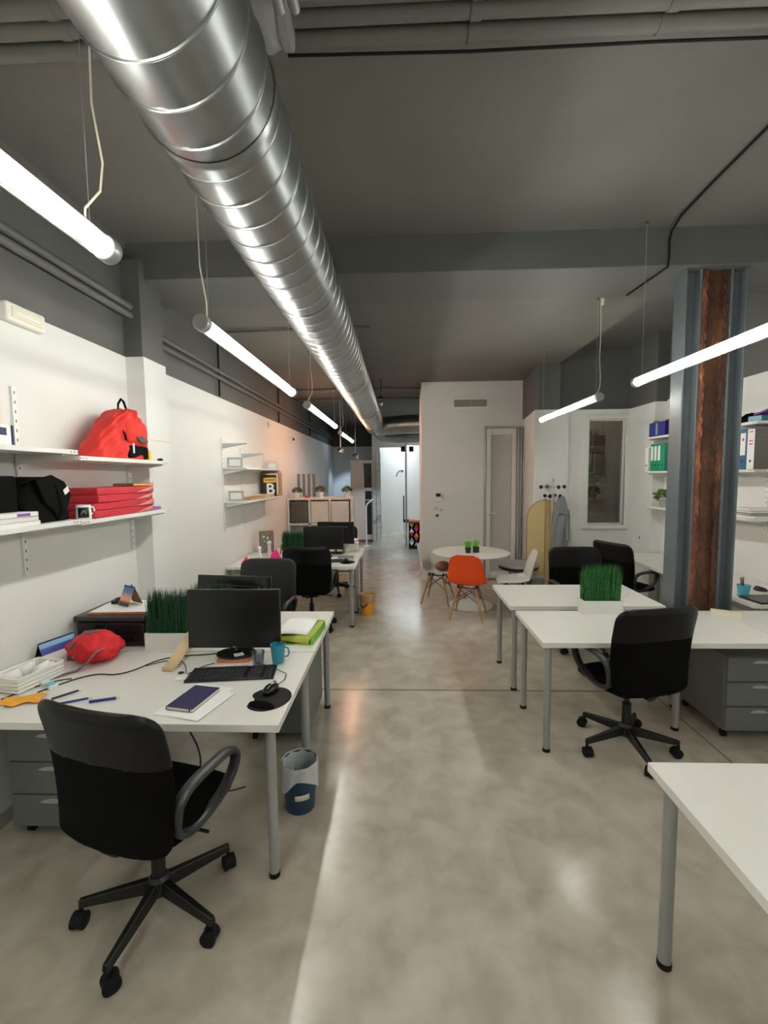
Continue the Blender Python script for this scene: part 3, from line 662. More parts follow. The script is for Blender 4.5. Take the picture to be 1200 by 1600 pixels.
t = thing('potted_grass', 'black cup of herbs behind and right of the bright grass', 'plant', (1.01,6.02,.738)); B().box(-.04,.04,-.04,.04,0,.08).build('pot','gloss_black',t,bev=.004); b = B(); grasstuft(b,0,0,.08,.03,40,.09,6); b.build('foliage','leaf_bright',t,smooth=0)
b = B(); b.box(-.12,.12,-.08,.08,0,.003); tag(place(b.build('magazine','cream'), (1.2,6.05,.738), 12), 'pale leaflet lying on the round table', 'magazine')
b = B(); b.sphere((0,0,.07), .1, 12, sx=1.1, sy=.8, sz=.7); tag(place(b.build('brown_bag','brown'), (.58,6.2,.447), 20), 'brown bag lying on the left white shell chair', 'bag')
# stool, folding screen, coat stand
t = thing('stool', 'low round grey stool between the round table and folding screen', 'stool', (1.62,6.17,0))
B().lathe([(0,.515),(.25,.515),(.27,.53),(.27,.55),(.24,.565),(0,.57)], n=40).build('seat', 'silver', t)
B().lathe([(0,.47),(.22,.47),(.265,.49),(.265,.515),(0,.515)], n=40).build('seat_rim', 'black_plastic', t)
for k in range(3):
    a = R(30+120*k); B().tube([(.1*math.cos(a),.1*math.sin(a),.47),(.22*math.cos(a),.22*math.sin(a),0)], .013, 8).build('leg', 'grey_leg', t)
t = thing('storage_box', 'small grey box on the floor below the folding screen', 'box', (1.86,6.14,0)); B().box(-.09,.09,-.1,.1,0,.36).build('body','felt_grey',t,bev=.005); B().box(-.092,.092,-.102,.102,.36,.385).build('lid','silver',t,bev=.003)
t = thing('folding_screen', 'beige two-panel folding screen with rounded top beside the coat stand', 'screen', (2.07,6.47,0))
for k, (x0, x1, rz, loc, rr) in enumerate(((-.24,0,-4,(-.02,-.035,0),.2),(0,.24,6,(.0,.0,0),.2))):
    s = -1 if k == 0 else 1
    out = [(0,.06),(s*.24,.06),(s*.24,1.12)]+[(s*.24-s*.22*(1-math.cos(R(a))) , 1.12+.28*math.sin(R(a))) for a in range(10,91,10)]+[(0,1.42)]
    p = B().prism(out, -.012, .012, 'y').build('panel', 'beige_screen', t, smooth=30); p.location = loc; p.rotation_euler.z = R(rz)
    e = B().tube([(u,0,v) for u, v in out[1:]], .011, 8).build('edge_rail', 'brown_edge', p)
t = thing('coat_stand', 'chrome coat stand with black knobs, a grey jacket hanging on it', 'coat stand', (2.12,6.33,0))
B().tube([(0,0,.02),(0,0,1.66)], .016, 14).build('pole', 'chrome', t)
B().lathe([(0,0),(.15,0),(.15,.015),(.03,.03),(0,.03)]).build('base', 'black_plastic', t)
B().lathe([(0,0),(.022,.01),(.022,.05),(0,.06)], (0,0,1.66)).build('finial', 'chrome', t)
for k in range(4):
    a = R(45*0+90*k+8); c, s = math.cos(a), math.sin(a)
    h = B().tube([(0,0,1.6),(.09*c,.09*s,1.605),(.165*c,.165*s,1.60)], .006, 8).build('hook', 'chrome', t); B().sphere((.17*c,.17*s,1.60), .026, 12).build('knob', 'gloss_black', h)
    a = R(45+90*k+8); c, s = math.cos(a), math.sin(a)
    h = B().tube([(0,0,1.50),(.05*c,.05*s,1.46),(.10*c,.10*s,1.475)], .006, 8).build('hook', 'chrome', t); B().sphere((.105*c,.105*s,1.475), .026, 12).build('knob', 'gloss_black', h)
t = thing('jacket', 'grey jacket hanging from the right side of the coat stand', 'jacket', (2.225,6.30,0))
def jk(u, v):
    z = 1.47-u*.78; w_ = .025+.085*min(1, u*2.6); a = 2*PI*v; f = 1+.14*math.sin(5*a+u*4)
    return (w_*f*math.cos(a)+.012*math.sin(u*6), .055*f*math.sin(a), z)
B().grid(jk, 26, 40).build('body', 'grey_cloth', t, smooth=60)
B().grid(lambda u, v: (.075+.035*math.cos(2*PI*v)+u*.015, -.03+.035*math.sin(2*PI*v), 1.28-u*.42), 10, 14).build('sleeve', 'grey_cloth', t, smooth=60)
b = B(); b.prism([(-.03,1.47),(.03,1.47),(.085,1.26),(.11,1.2),(-.02,1.235),(-.06,1.22)], -.075, -.06, 'y'); b.build('hood', 'grey_cloth', t, bev=.006)

# ================================================================== GRASS PLANTERS
def planter(gm, seed):
    t = thing('grass_planter', 'p', 'planter')
    b = B(); W, Dp, H = .29, .11, .10
    b.box(-W/2,W/2,-Dp/2,-Dp/2+.008,0,H); b.box(-W/2,W/2,Dp/2-.008,Dp/2,0,H); b.box(-W/2,-W/2+.008,-Dp/2+.008,Dp/2-.008,0,H); b.box(W/2-.008,W/2,-Dp/2+.008,Dp/2-.008,0,H); b.box(-W/2+.008,W/2-.008,-Dp/2+.008,Dp/2-.008,0,.01)
    b.build('box', 'white_plastic', t, smooth=0); B().box(-W/2+.01,W/2-.01,-Dp/2+.01,Dp/2-.01,.01,H-.012).build('soil', 'stone_brown', t)
    rn = random.Random(seed); b = B()
    for i in range(1500):
        x = rn.uniform(-W/2+.014, W/2-.014); y = rn.uniform(-Dp/2+.012, Dp/2-.012); h = rn.uniform(.22,.30) if rn.random() < .8 else rn.uniform(.12,.22)
        dx, dy = rn.gauss(0,.011), rn.gauss(0,.008); a = rn.uniform(0,PI); wx, wy = .0017*math.cos(a), .0017*math.sin(a); z0 = H-.02
        b.add([(x-wx,y-wy,z0),(x+wx,y+wy,z0),(x+dx*.4+wx,y+dy*.4+wy,z0+h*.6),(x+dx*.4-wx,y+dy*.4-wy,z0+h*.6),(x+dx,y+dy,z0+h)], [(0,1,2,3),(3,2,4)])
    g = b.build('grass', gm, t, smooth=0); g['kind'] = 'stuff'
    return t
pl = planter('grass_dark', 1); place(pl, (-1.42,2.66,.735)); tag(pl, 'white box of tall dark artificial grass beside the black printer', 'planter', 'artificial grass planters')
dup(pl, (-1.22,2.80,.735), 2, 'box of artificial grass hidden between the two left monitors', 'artificial grass planters')
dup(pl, (-1.38,5.66,.735), 0, 'box of tall artificial grass on the middle left desk, left of its monitors', 'artificial grass planters')
pr = planter('grass_green', 2); place(pr, (1.495,3.36,.735)); tag(pr, 'white box of bright artificial grass on the right desk', 'planter', 'artificial grass planters')

# ================================================================== MONITORS & DESK THINGS
def monitor(label, loc, rz, W=.52, H=.325, z0=.065, tilt=3, gloss=False, sticker=False, group='black monitors'):
    t = thing('monitor', label, 'monitor', loc, rz, group)
    bz = 'gloss_black' if gloss else 'black_plastic'
    T = Matrix.Translation((0,0,z0)) @ Matrix.Rotation(R(-tilt), 4, 'X')
    b = B(); b.T = T; b.box(-W/2,W/2,-.014,.010,0,H); hs = b.build('housing', bz, t, bev=.004)
    b = B(); b.T = T; b.box(-W/2+.01,W/2-.01,-.0152,-.0138,.018,H-.01); b.build('screen', 'screen', hs, smooth=0)
    b = B(); b.T = T; b.prism(rrect(-W/2+.06,W/2-.06,.04,H-.06,.03), .01, .035, 'y'); b.build('rear_cover', bz, t, bev=.008)
    b = B(); b.T = T; b.tube([(0,.02,.12),(0,.03,.0),(0,.02,-z0+.02)], .02, 12, rx=.6, ry=1.3); b.build('stand_neck', 'gloss_black', t)
    b = B(); out = [(math.cos(a)*.115, .02+math.sin(a)*.085) for a in [2*PI*k/36 for k in range(36)]]; b.prism(out, .0, .012, 'z'); ft = b.build('stand_foot', 'gloss_black', t, bev=.004)
    if sticker:
        b = B(); b.T = Matrix.Translation((.025,-.015,.0128)) @ Matrix.Rotation(R(30), 4, 'Z'); b.box(-.026,.026,-.022,.022,0,.0006); b.build('sticker', 'paper', ft, smooth=0)
        b = B(); b.T = Matrix.Translation((.025,-.015,.0136)) @ Matrix.Rotation(R(30), 4, 'Z')
        for a, c in ((-.014,-.004),(0,.006),(.008,-.006)): b.box(a-.004,a+.005,c-.004,c+.006,0,.0004)
        b.build('sticker_print', 'black_plastic', ft, smooth=0)
    b = B(); b.T = T; b.box(-.008,.008,-.016,-.0145,.004,.009); b.build('badge', 'silver', hs, smooth=0)
    return t
monitor('large black monitor on the front left desk, facing the near chair', (-.955,2.47,.755), 1, .53, .335, .05, sticker=True)
b = B().box(-.09,.09,-.06,.06,0,.02); tag(place(b.build('wooden_block','wood_orange',bev=.003), (-.955,2.475,.735), 4), 'orange-brown block under the foot of the front monitor', 'block')
monitor('second left monitor seen from behind over the grass planter', (-1.16,2.98,.735), 172, .55, .33, .035, tilt=-8, gloss=True)
monitor('left black monitor on the middle left desk, before the cube shelf', (-1.0,5.72,.735), 2, .52, .30, .10)
monitor('right black monitor on the middle left desk, partly behind the left one', (-.88,6.02,.735), 176, .5, .30, .13)
# keyboards
def keyboard(label, loc, rz):
    t = thing('keyboard', label, 'keyboard', loc, rz, 'black keyboards'); B().prism([(-.225,-.078),(.225,-.078),(.222,.078),(-.222,.078)], 0, .012).build('base', 'black_plastic', t, bev=.004)
    b = B(); rows = [(-.062,[-.2,-.17,-.145,None,.03,.055,.08,.115,.135,.155,.185,.205]), ]
    for r in range(6):
        y = -.062+r*.0235+(.006 if r == 5 else 0)
        for c in range(21):
            x = -.208+c*.0205
            if c in (14,) or (c == 18): continue
            if r == 0 and 4 <= c <= 8: continue
            b.box(x-.0085,x+.0085,y-.009,y+.009,.012,.0175)
    b.box(-.13,-.035,-.071,-.053,.012,.0175)
    k = b.build('keys', 'grey_plastic', t, bev=.001, bseg=1, smooth=0); k['kind'] = 'stuff'; return t
keyboard('black full-size keyboard in front of the front left monitor', (-.895,2.265,.736), 7)
keyboard('black keyboard on the middle left desk before the monitors', (-.93,5.42,.736), 3)
def mousepad(loc, rz, label):
    t = thing('mouse_pad', label, 'mouse pad', loc, rz, 'black gel mouse pads')
    out = []
    for k in range(48):
        a = 2*PI*k/48; rx, ry = .10, .115; x = rx*math.cos(a); y = ry*math.sin(a); d = math.exp(-((a-R(205))/.32)**2); x += .035*d; y += .012*d; out.append((x, y))
    B().prism(out, 0, .004).build('pad', 'dark_rubber', t, bev=.0015); b = B(); b.sphere((.005,-.068,.004), .05, 20, sx=1.35, sy=.62, sz=.3); b.build('wrist_rest', 'black_mesh', t); return t
mousepad((-.625,2.01,.735), -18, 'black gel mouse pad on the front left desk corner')
mousepad((-.66,5.36,.735), 0, 'black mouse pad on the corner of the middle left desk')
def mouse(loc, rz, label, top='silver'):
    t = thing('computer_mouse', label, 'mouse', loc, rz, 'computer mice')
    b = B(); b.sphere((0,0,.012), .03, 20, sx=1.0, sy=1.8, sz=.85); o = b.build('body', 'gloss_black', t)
    for v in o.data.vertices: v.co.z = max(v.co.z, .001)
    b = B(); b.sphere((0,.012,.018), .022, 16, sx=.6, sy=1.5, sz=.98); b.build('top_panel', top, t)
    B().tube([(-.004,.03,.03),(.004,.03,.03)], .01, 10).build('scroll_wheel', 'dark_rubber', t); return t
m1 = mouse((-.635,2.075,.740), -20, 'black and grey mouse on the front left mouse pad')
mouse((-.67,5.40,.740), 10, 'white-topped mouse on the middle left desk', 'paper')
tag(B().tube([(-.62,2.13,.745),(-.60,2.2,.742),(-.61,2.27,.741),(-.66,2.31,.742),(-.72,2.36,.742),(-.80,2.40,.741)], .0022, 6).build('mouse_cable','black_plastic'), 'thin black mouse cable curling right of the front keyboard', 'cable')
def cable(pts, label, r=.0035, m='black_plastic'):
    q = [Vector(a) for a in pts]
    for _ in range(2): q = [q[0]]+[x for i in range(len(q)-1) for x in (q[i]*.75+q[i+1]*.25, q[i]*.25+q[i+1]*.75)]+[q[-1]]
    return tag(B().tube(q, r, 6).build('power_cable', m), label, 'cable')
cable([(-1.78,2.05,.739),(-1.7,2.2,.739),(-1.62,2.26,.74),(-1.52,2.24,.74),(-1.45,2.3,.739),(-1.40,2.44,.739),(-1.3,2.5,.739),(-1.15,2.52,.739),(-1.0,2.56,.742),(-.9,2.62,.742)], 'black cable snaking across the front left desk to the monitor')
cable([(-1.42,2.36,.739),(-1.36,2.42,.739),(-1.3,2.44,.739),(-1.22,2.40,.746),(-1.16,2.3,.739),(-1.14,2.24,.739),(-1.10,2.36,.739),(-1.05,2.40,.739)], 'second black cable looping left of the front keyboard', .0025)
cable([(-1.9,1.98,.739),(-1.85,2.1,.739),(-1.78,2.18,.739),(-1.72,2.2,.739)], 'short dark cable by the white basket', .003)
cable([(1.72,3.54,.739),(1.75,3.55,.739),(1.85,3.75,.739),(1.98,3.9,.739)], 'thin white cable lying on the desk behind the grass planter', .0025, 'cream')
cable([(-.95,1.86,.69),(-.93,1.95,.5),(-1.0,2.05,.3),(-.95,2.2,.12),(-.9,2.4,.01)], 'dark cable hanging down under the front left desk', .004)
# papers + notebook
b = B(); b.box(-.105,.105,-.15,.15,0,.004); b.m = 0; tag(place(b.build('paper_stack','paper'), (-.965,1.985,.735), -12), 'sheets of white paper under the navy notebook', 'paper')
b = B(); b.box(-.09,.09,-.13,.13,0,.0015); tag(place(b.build('paper_sheet','paper'), (-.925,1.955,.7395), -16), 'loose white sheet sticking out right of the notebook', 'paper')
t = thing('notebook', 'navy blue notebook with cream pages on the front left desk', 'notebook', (-.972,1.985,.7412), -11)
b = B(); b.box(-.068,.068,-.105,.105,0,.0015); b.box(-.068,.068,-.105,.105,.0145,.016); b.box(-.068,-.066,-.105,.105,0,.016); b.build('cover', 'navy', t)
B().box(-.065,.066,-.103,.103,.0015,.0145).build('pages', 'cream', t); B().box(.05,.054,-.106,.106,-.0002,.0165).build('elastic_band', 'navy', t)
# mug, glass
def mug(loc, rz, m, label, r=.036, h=.10, taper=.8, group=None):
    t = thing('mug', label, 'mug', loc, rz, group); B().lathe([(0,0),(r*taper,0),(r*taper+.002,.004),(r,h),(r-.004,h),(r*taper-.002,.008),(0,.008)], n=28).build('body', m, t)
    B().tube([(r*.9,0,h*.85),(r+.018,0,h*.84),(r+.026,0,h*.6),(r+.016,0,h*.38),(r*.86,0,h*.36)], .0045, 8).build('handle', m, t); return t
mug((-.695,2.425,.735), -10, 'teal', 'tall teal mug beside the front monitor', .042, .108, .72)
B_ = B(); B_.lathe([(0,0),(.028,0),(.036,.075),(.034,.075),(.027,.004),(0,.004)]); tag(place(B_.build('plastic_cup','plastic_clear'), (-.80,2.40,.735)), 'crumpled clear plastic cup between monitor foot and teal mug', 'cup')
# green letter trays with paper
t = thing('document_tray', 'bright green document tray holding white papers, right of the monitor', 'tray', (-.665,2.86,.735), -5)
b = B(); b.box(-.125,.125,-.17,.17,0,.006); b.box(.118,.125,-.17,.17,0,.05); b.box(-.125,.125,.164,.17,0,.05); b.box(-.125,-.118,-.17,.17,0,.05); b.build('tray', 'green_bright', t, bev=.002)
b = B(); b.add([(-.12,-.165,.03),(.10,-.168,.006),(.118,-.168,.045),(-.12,-.168,.03),(-.12,.16,.04),(.118,.16,.045)], [(0,1,2),(0,2,5,4)]); b.build('folder', 'yellow_green', t, solid=.002)
b = B(); b.grid(lambda u, v: (-.13+.22*u, -.13+.30*v, .043+.014*math.sin(PI*u)*.6+.01*v), 8, 4); tag(place(b.build('paper_pile','paper',solid=.006), (-.675,2.87,.737), -4), 'white papers lying in the green tray', 'paper')
b = B(); b.box(-.03,.03,-.09,.09,0,.004); tag(place(b.build('red_leaflet','red_folder'), (-.565,2.90,.765), -9, ry=-20), 'red leaflet tucked at the right edge of the green tray', 'leaflet')
# wooden board leaning
t = thing('wooden_board', 'pale narrow wooden board leaning on the white planter', 'board', (-1.262,2.31,.737), -3); b = B(); b.T = Matrix.Rotation(R(22), 4, 'X'); b.box(-.034,.034,0,.31,0,.012); b.build('board', 'wood_pale', t, bev=.002)
b = B(); b.box(-.034,.034,-.012,.0,0,.022); b.build('end_block','wood_pale',t,bev=.002)
b = B(); b.box(-.028,.028,-.03,.03,0,.008); tag(place(b.build('eraser','paper',bev=.002), (-1.15,2.22,.736), 25), 'small pinkish-white eraser left of the front keyboard', 'eraser')
b = B(); b.sphere((0,0,.006), .012, 10, sx=1.4, sz=.5); tag(place(b.build('memory_stick','black_plastic'), (-1.175,2.27,.737)), 'tiny dark oval clip beside the wooden board', 'clip')
t = thing('printer', 'black multifunction printer with papers and calendar on its top', 'printer', (-1.80,2.85,.735)); 
B().box(-.22,.21,-.2,.18,0,.155).build('body', 'black_plastic', t, bev=.012); B().box(-.232,.218,-.215,.185,.160,.195).build('scanner_lid', 'grey_plastic', t, bev=.01)
B().box(-.15,.15,-.208,-.198,.02,.075).build('paper_slot', 'gloss_black', t, bev=.003); B().box(-.2,-.02,-.206,-.198,.10,.14).build('control_panel', 'gloss_black', t, bev=.002)
b = B(); b.box(-.19,.19,-.15,.15,0,.006); b.m = 1; b.box(-.19,.19,-.155,-.15,0,.012); tag(place(b.build('clipboard',['paper','wood_orange']), (-1.79,2.84,.9305), 3), 'reddish-edged tray of papers lying on the printer', 'papers')
ramp_mat('sunset', [(0,(.02,.02,.05)),(.18,(.05,.03,.06)),(.3,(.85,.4,.1)),(.5,(.7,.35,.3)),(.7,(.15,.25,.45)),(1,(.1,.2,.5))], 2, 0, .12)
def tent(name, label, cat, loc, rz, W, H, front, rear, spread=.04):
    t = thing(name, label, cat, loc, rz); b = B(); b.add([(-W/2,-spread,0),(W/2,-spread,0),(W/2,0,H),(-W/2,0,H)], [(0,1,2,3)]); b.build('front_page', front, t, solid=.002, smooth=0)
    b = B(); b.add([(-W/2,spread,0),(W/2,spread,0),(W/2,0,H),(-W/2,0,H)], [(0,1,2,3)]); b.build('rear_board', rear, t, solid=.003, smooth=0)
    B().tube([(-W/2,0,H),(W/2,0,H)], .005, 8).build('spiral_binding', 'navy', t); return t
tent('desk_calendar', 'sunset picture desk calendar standing on the printer', 'calendar', (-1.80,2.86,.943), -28, .11, .12, 'sunset', 'brown', .05)
ramp_mat('bluepage', [(0,(.75,.75,.72)),(.48,(.75,.75,.72)),(.52,(.05,.06,.3)),(.75,(.05,.08,.35)),(.8,(.2,.4,.6)),(1,(.25,.45,.65))], 2, 0, .13)
tent('desk_calendar', 'blue and white desk calendar against the left wall', 'calendar', (-1.985,2.44,.735), 74, .2, .13, 'bluepage', 'black_plastic', .05)
b = B(); b.tube([(0,0,.03),(.09,.03,.045)], .012, 8); b.box(-.02,.02,-.02,.02,0,.03); tag(place(b.build('stapler','black_plastic'), (-1.93,2.9,.9305), 20), 'black stapler at the left rear of the printer', 'stapler')
tag(place(B().tube([(0,0,0),(.05,.02,.11)], .005, 8).build('blue_pen','box_navy'), (-1.92,2.98,.9305)), 'blue pen leaning behind the calendar on the printer', 'pen')
# white basket with tissues
t = thing('basket', 'white woven basket of papers at the left wall', 'basket', (-1.915,2.16,.735), -12)
b = B(); W, Dp, H = .17, .24, .075
for a in ((-W/2,W/2,-Dp/2,-Dp/2+.006),(-W/2,W/2,Dp/2-.006,Dp/2),(-W/2,-W/2+.006,-Dp/2,Dp/2),(W/2-.006,W/2,-Dp/2,Dp/2)): b.box(*a,0,H)
b.box(-W/2,W/2,-Dp/2,Dp/2,0,.005)
for z in (.012,.03,.048,.066,.076): b.tube([(x,y,z) for x,y in rrect(-W/2-.002,W/2+.002,-Dp/2-.002,Dp/2+.002,.012,3)], .005, 6, closed=True)
b.build('body', 'white_plastic', t)
b = B()
for k in range(7): 
    rn = random.Random(k); x, y, a = rn.uniform(-.05,.05), rn.uniform(-.08,.08), rn.uniform(0,3); b.add([(x-.05*math.cos(a),y-.05*math.sin(a),.02),(x+.05*math.cos(a),y+.05*math.sin(a),.02),(x+.03*math.cos(a),y+.03*math.sin(a),.085+.02*rn.random()),(x-.04*math.cos(a),y-.03*math.sin(a),.08)], [(0,1,2,3)])
tag(place(b.build('paper_slips','paper',solid=.001), (-1.915,2.16,.737), -12), 'crumpled white paper slips sticking out of the basket', 'paper')
t = thing('pencil_box', 'small white box with a blue corner before the basket', 'box', (-1.80,2.13,.735), -28); B().box(-.08,.08,-.02,.02,0,.02).build('body','white_plastic',t,bev=.003); B().box(.03,.065,-.021,.015,.018,.026).build('blue_corner','cyan',t,bev=.002)
# orange papers & pens
t = thing('orange_wrapper', 'orange and white snack wrapper on the front left desk', 'wrapper', (-1.79,1.965,.737), 20); b = B(); rn = random.Random(3)
b.grid(lambda u, v: (-.09+.18*u+.012*math.sin(v*9), -.045+.09*v+.01*math.sin(u*11), .004+.006*abs(math.sin(u*7+v*5))), 14, 8); b.build('film','orange_yellow',t,solid=.0015); B().box(-.12,-.05,-.05,.0,.0,.003).build('white_flap','paper',t)
for k, (x, y, a) in enumerate(((-1.62,2.03,52),(-1.53,1.97,28),(-1.40,1.98,20))):
    t = thing('pen', ('dark blue pen','short blue pen','thick blue marker')[k]+(' beside the orange wrapper',' lying between wrapper and marker',' farthest right behind the near chair')[k], 'pen', (x,y,.741), a, 'pens on the front left desk'); B().tube([(-.06,0,0),(.05,0,0)], .005+.002*(k==2), 8).build('barrel','box_navy' if k else 'navy',t); B().tube([(.05,0,0),(.068,0,0)], [.005,.0015], 8).build('tip','cream',t)
# red pouch bag
t = thing('red_pouch', 'soft red bag with grey straps on the front left desk', 'bag', (-1.765,2.455,.735), -12)
def blob(u, v):
    a = 2*PI*u; p = PI*v; r = math.sin(p)**.7 if 0 < v < 1 else 0; z = -math.cos(p); f = 1+.07*math.sin(4*a+3*p)+.05*math.sin(9*a-4*p)+.025*math.sin(17*a+11*p)+.02*math.sin(9*p+3*a)
    return (.15*r*f*math.cos(a)*(1-.25*max(0,z)), .12*r*f*math.sin(a), .08+.08*z*(1+.05*math.sin(4*a)))
B().grid(blob, 48, 24).build('body', 'red_bag', t, smooth=70)
b = B(); b.tube([(-.07,-.112,.03),(-.065,-.105,.10),(-.05,-.02,.162),(-.03,.07,.14)], .012, 8, rx=.25, ry=1.1); b.tube([(-.03,-.118,.05),(-.02,-.1,.115),(-.005,-.02,.164),(0,.05,.15)], .010, 8, rx=.25, ry=1.1)
b.tube([(.12,-.06,.10),(.105,-.10,.09),(.08,-.135,.04),(.04,-.16,.006),(.0,-.24,.006),(-.03,-.30,.006)], .012, 8, rx=.25, ry=1.1); b.build('strap', 'strap_grey', t)
B().box(-.075,-.045,-.1,-.088,.025,.045).build('buckle', 'black_plastic', t, bev=.003)
# white eraser-like box on right desk, cup, black item
tag(place(B().box(-.09,.09,-.03,.03,0,.035).build('white_box','cream',bev=.003), (2.36,3.28,.735), -32), 'small cream box on the right desk before the rusty post', 'box')
t = thing('pen_cup', 'light blue cup of pens on the side desk right of the columns', 'cup', (2.87,3.80,.735)); B().lathe([(0,0),(.035,0),(.05,.10),(.047,.10),(.033,.004),(0,.004)]).build('cup','cyan',t)
for k in range(3): B().tube([(0,0,.005),(-.03+.02*k,.01*k,.16)], .004, 6).build('pen', ('navy','brown','black_plastic')[k], t)
t = thing('laptop', 'closed black laptop on the side desk at the right edge', 'laptop', (2.98,3.68,.735), 5); B().box(-.16,.16,-.11,.11,0,.012).build('base','gloss_black',t,bev=.004); B().box(-.16,.16,-.11,.11,.012,.018).build('lid','grey_plastic',t,bev=.002)
cable([(2.85,3.85,.739),(2.95,3.84,.739),(3.1,3.8,.739),(3.2,3.7,.739)], 'thin grey cable behind the light blue cup', .003, 'grey_plastic')
mouse((3.15,3.98,.735), 30, 'black mouse on the right side desk at the picture edge', 'gloss_black')

# ================================================================== WASTE BINS
t = thing('waste_bin', 'navy waste bin with grey plastic liner beside the front left desk', 'bin', (-.555,2.28,0), 0); t.scale = (.95,.95,.95)
B().lathe([(0,0),(.082,0),(.098,.27),(.095,.27),(.08,.006),(0,.006)], n=32).build('bucket', 'bin_navy', t)
b = B()
def liner(u, v):
    a = 2*PI*v
    if u < .5: z = .27-(u/.5)*0; 
    k = u
    if k <= .45: r = .092-.01*(1-k/.45); z = .04+.235*(k/.45)
    elif k <= .55: r = .10; z = .277
    else: q = (k-.55)/.45; r = .1045-.003*q; z = .277-q*(.125+.05*math.sin(a*2+.9)+.006*math.sin(5*a))
    f = 1+.018*math.sin(9*a+u*7)
    return (r*f*math.cos(a), r*f*math.sin(a), z)
b.grid(liner, 24, 60); b.build('liner', 'liner', t, smooth=60)
b = B(); b.grid(lambda u, v: (.094*math.cos(R(-95+50*u)), .094*math.sin(R(-95+50*u)), .09+.03*v), 6, 3); b.build('label_patch', 'cream', t, solid=.002)
t = thing('waste_bin', 'orange waste bin with brown liner beside the middle left desk', 'bin', (-.44,5.66,0), 0)
B().lathe([(0,0),(.085,0),(.105,.26),(.10,.26),(.08,.006),(0,.006)], n=32).build('bucket', 'orange_yellow', t)
b = B(); b.lathe([(.085,.05),(.098,.262),(.103,.27),(.108,.262),(.101,.16)], n=36); b.build('liner', 'liner_tan', t)
b = B(); b.grid(lambda u, v: ((.094+.008*v)*math.cos(R(-150+30*u)), (.094+.008*v)*math.sin(R(-150+30*u)), .11+.055*v-.03*u), 6, 3); b.build('green_motif', 'binder_green', t, solid=.002)
b = B(); b.grid(lambda u, v: ((.094+.008*v)*math.cos(R(-118+42*u)), (.094+.008*v)*math.sin(R(-118+42*u)), .09+.035*v+.06*u), 6, 3); b.build('red_motif', 'red_folder', t, solid=.002)

# ================================================================== LEFT WALL SHELVES
def shelf(name, x0, x1, y0, y1, z, label, group, th=.025, lipx=None, brackets=()):
    cx, cy = (x0+x1)/2, (y0+y1)/2; t = thing(name, label, 'shelf', (cx,cy,z-th), group=group)
    B().box(x0-cx,x1-cx,y0-cy,y1-cy,0,th).build('board', 'white_metal', t, bev=.002)
    b = B(); fx = (x1-cx) if (lipx is None) else (x0-cx)
    for yy in (y0-cy+.03, y1-cy-.03):
        for k in range(3): b.tube([(fx,yy+(k-1)*.022,th*.5),(fx+(.0006 if lipx is None else -.0006),yy+(k-1)*.022,th*.5)], .004, 8)
    b.build('fixing_hole', 'black_plastic', t, smooth=0)
    for y in brackets:
        b = B()
        if lipx is None: b.prism([(x0-cx,0),(x1-cx-.02,0),(x1-cx-.02,-.008),(x0-cx+.03,-.05),(x0-cx,-.06)], y-cy-.006, y-cy+.006, 'y')
        else: b.prism([(x1-cx,0),(x0-cx+.02,0),(x0-cx+.02,-.008),(x1-cx-.03,-.05),(x1-cx,-.06)], y-cy-.006, y-cy+.006, 'y')
        b.build('bracket', 'white_metal', t, bev=.001)
    return t
def track(x, y, z0, z1, label, side=1, group='shelf tracks'):
    t = thing('shelf_track', label, 'shelf track', (x,y,z0), group=group); H = z1-z0; s = side
    B().box(min(0,.014*s),max(0,.014*s),-.014,.014,0,H).build('rail', 'white_metal', t, bev=.002)
    b = B(); k = .03
    while k < H-.02: b.box(min(.0138*s,.0146*s),max(.0138*s,.0146*s),-.003,.003,k,k+.016); k += .05
    o = b.build('slots', 'grey_plastic', t, smooth=0); o['kind'] = 'stuff'; return t
gsl = 'white wall shelves on the near left wall'
shelf('wall_shelf', XL+.015, -1.765, .95, 2.415, 1.935, 'upper left wall shelf at the picture edge, holding a white binder', gsl, brackets=(1.3,2.33))
shelf('wall_shelf', XL+.015, -1.765, 2.425, 3.36, 1.905, 'upper wall shelf carrying the red backpack', gsl, brackets=(3.33,))
shelf('wall_shelf', XL+.015, -1.765, .95, 2.405, 1.555, 'lower left wall shelf holding the black bag', gsl, brackets=(1.3,2.34))
shelf('wall_shelf', XL+.015, -1.765, 2.41, 3.36, 1.545, 'lower wall shelf with red folders', gsl, brackets=(3.32,))
track(XL, 2.35, 1.25, 2.27, 'nearer white shelf track on the near left wall'); track(XL, 3.33, 1.24, 1.93, 'farther white shelf track on the near left wall, by the pier'); track(XL, 1.3, 1.25, 2.27, 'white shelf track on the left wall outside the picture')
tag(B().box(-1.92,-1.915,3.36,3.72,2.07,2.08).build('thin_rail','pink_panel',bev=.001), 'thin pinkish rail on the side of the white pier', 'rail')
b = B(); b.sphere((0,0,.01), .028, 10, sx=.8, sy=1.3, sz=.4); tag(place(b.build('black_clip','gloss_black'), (-1.80,3.32,1.905), 20), 'small black clip at the end of the backpack shelf', 'clip')
b = B(); b.box(-.06,.06,-.07,.07,0,.02); tag(place(b.build('purple_book','purple',bev=.002), (-1.87,3.26,1.545), 8), 'purple booklet at the far end of the red folder shelf', 'book')
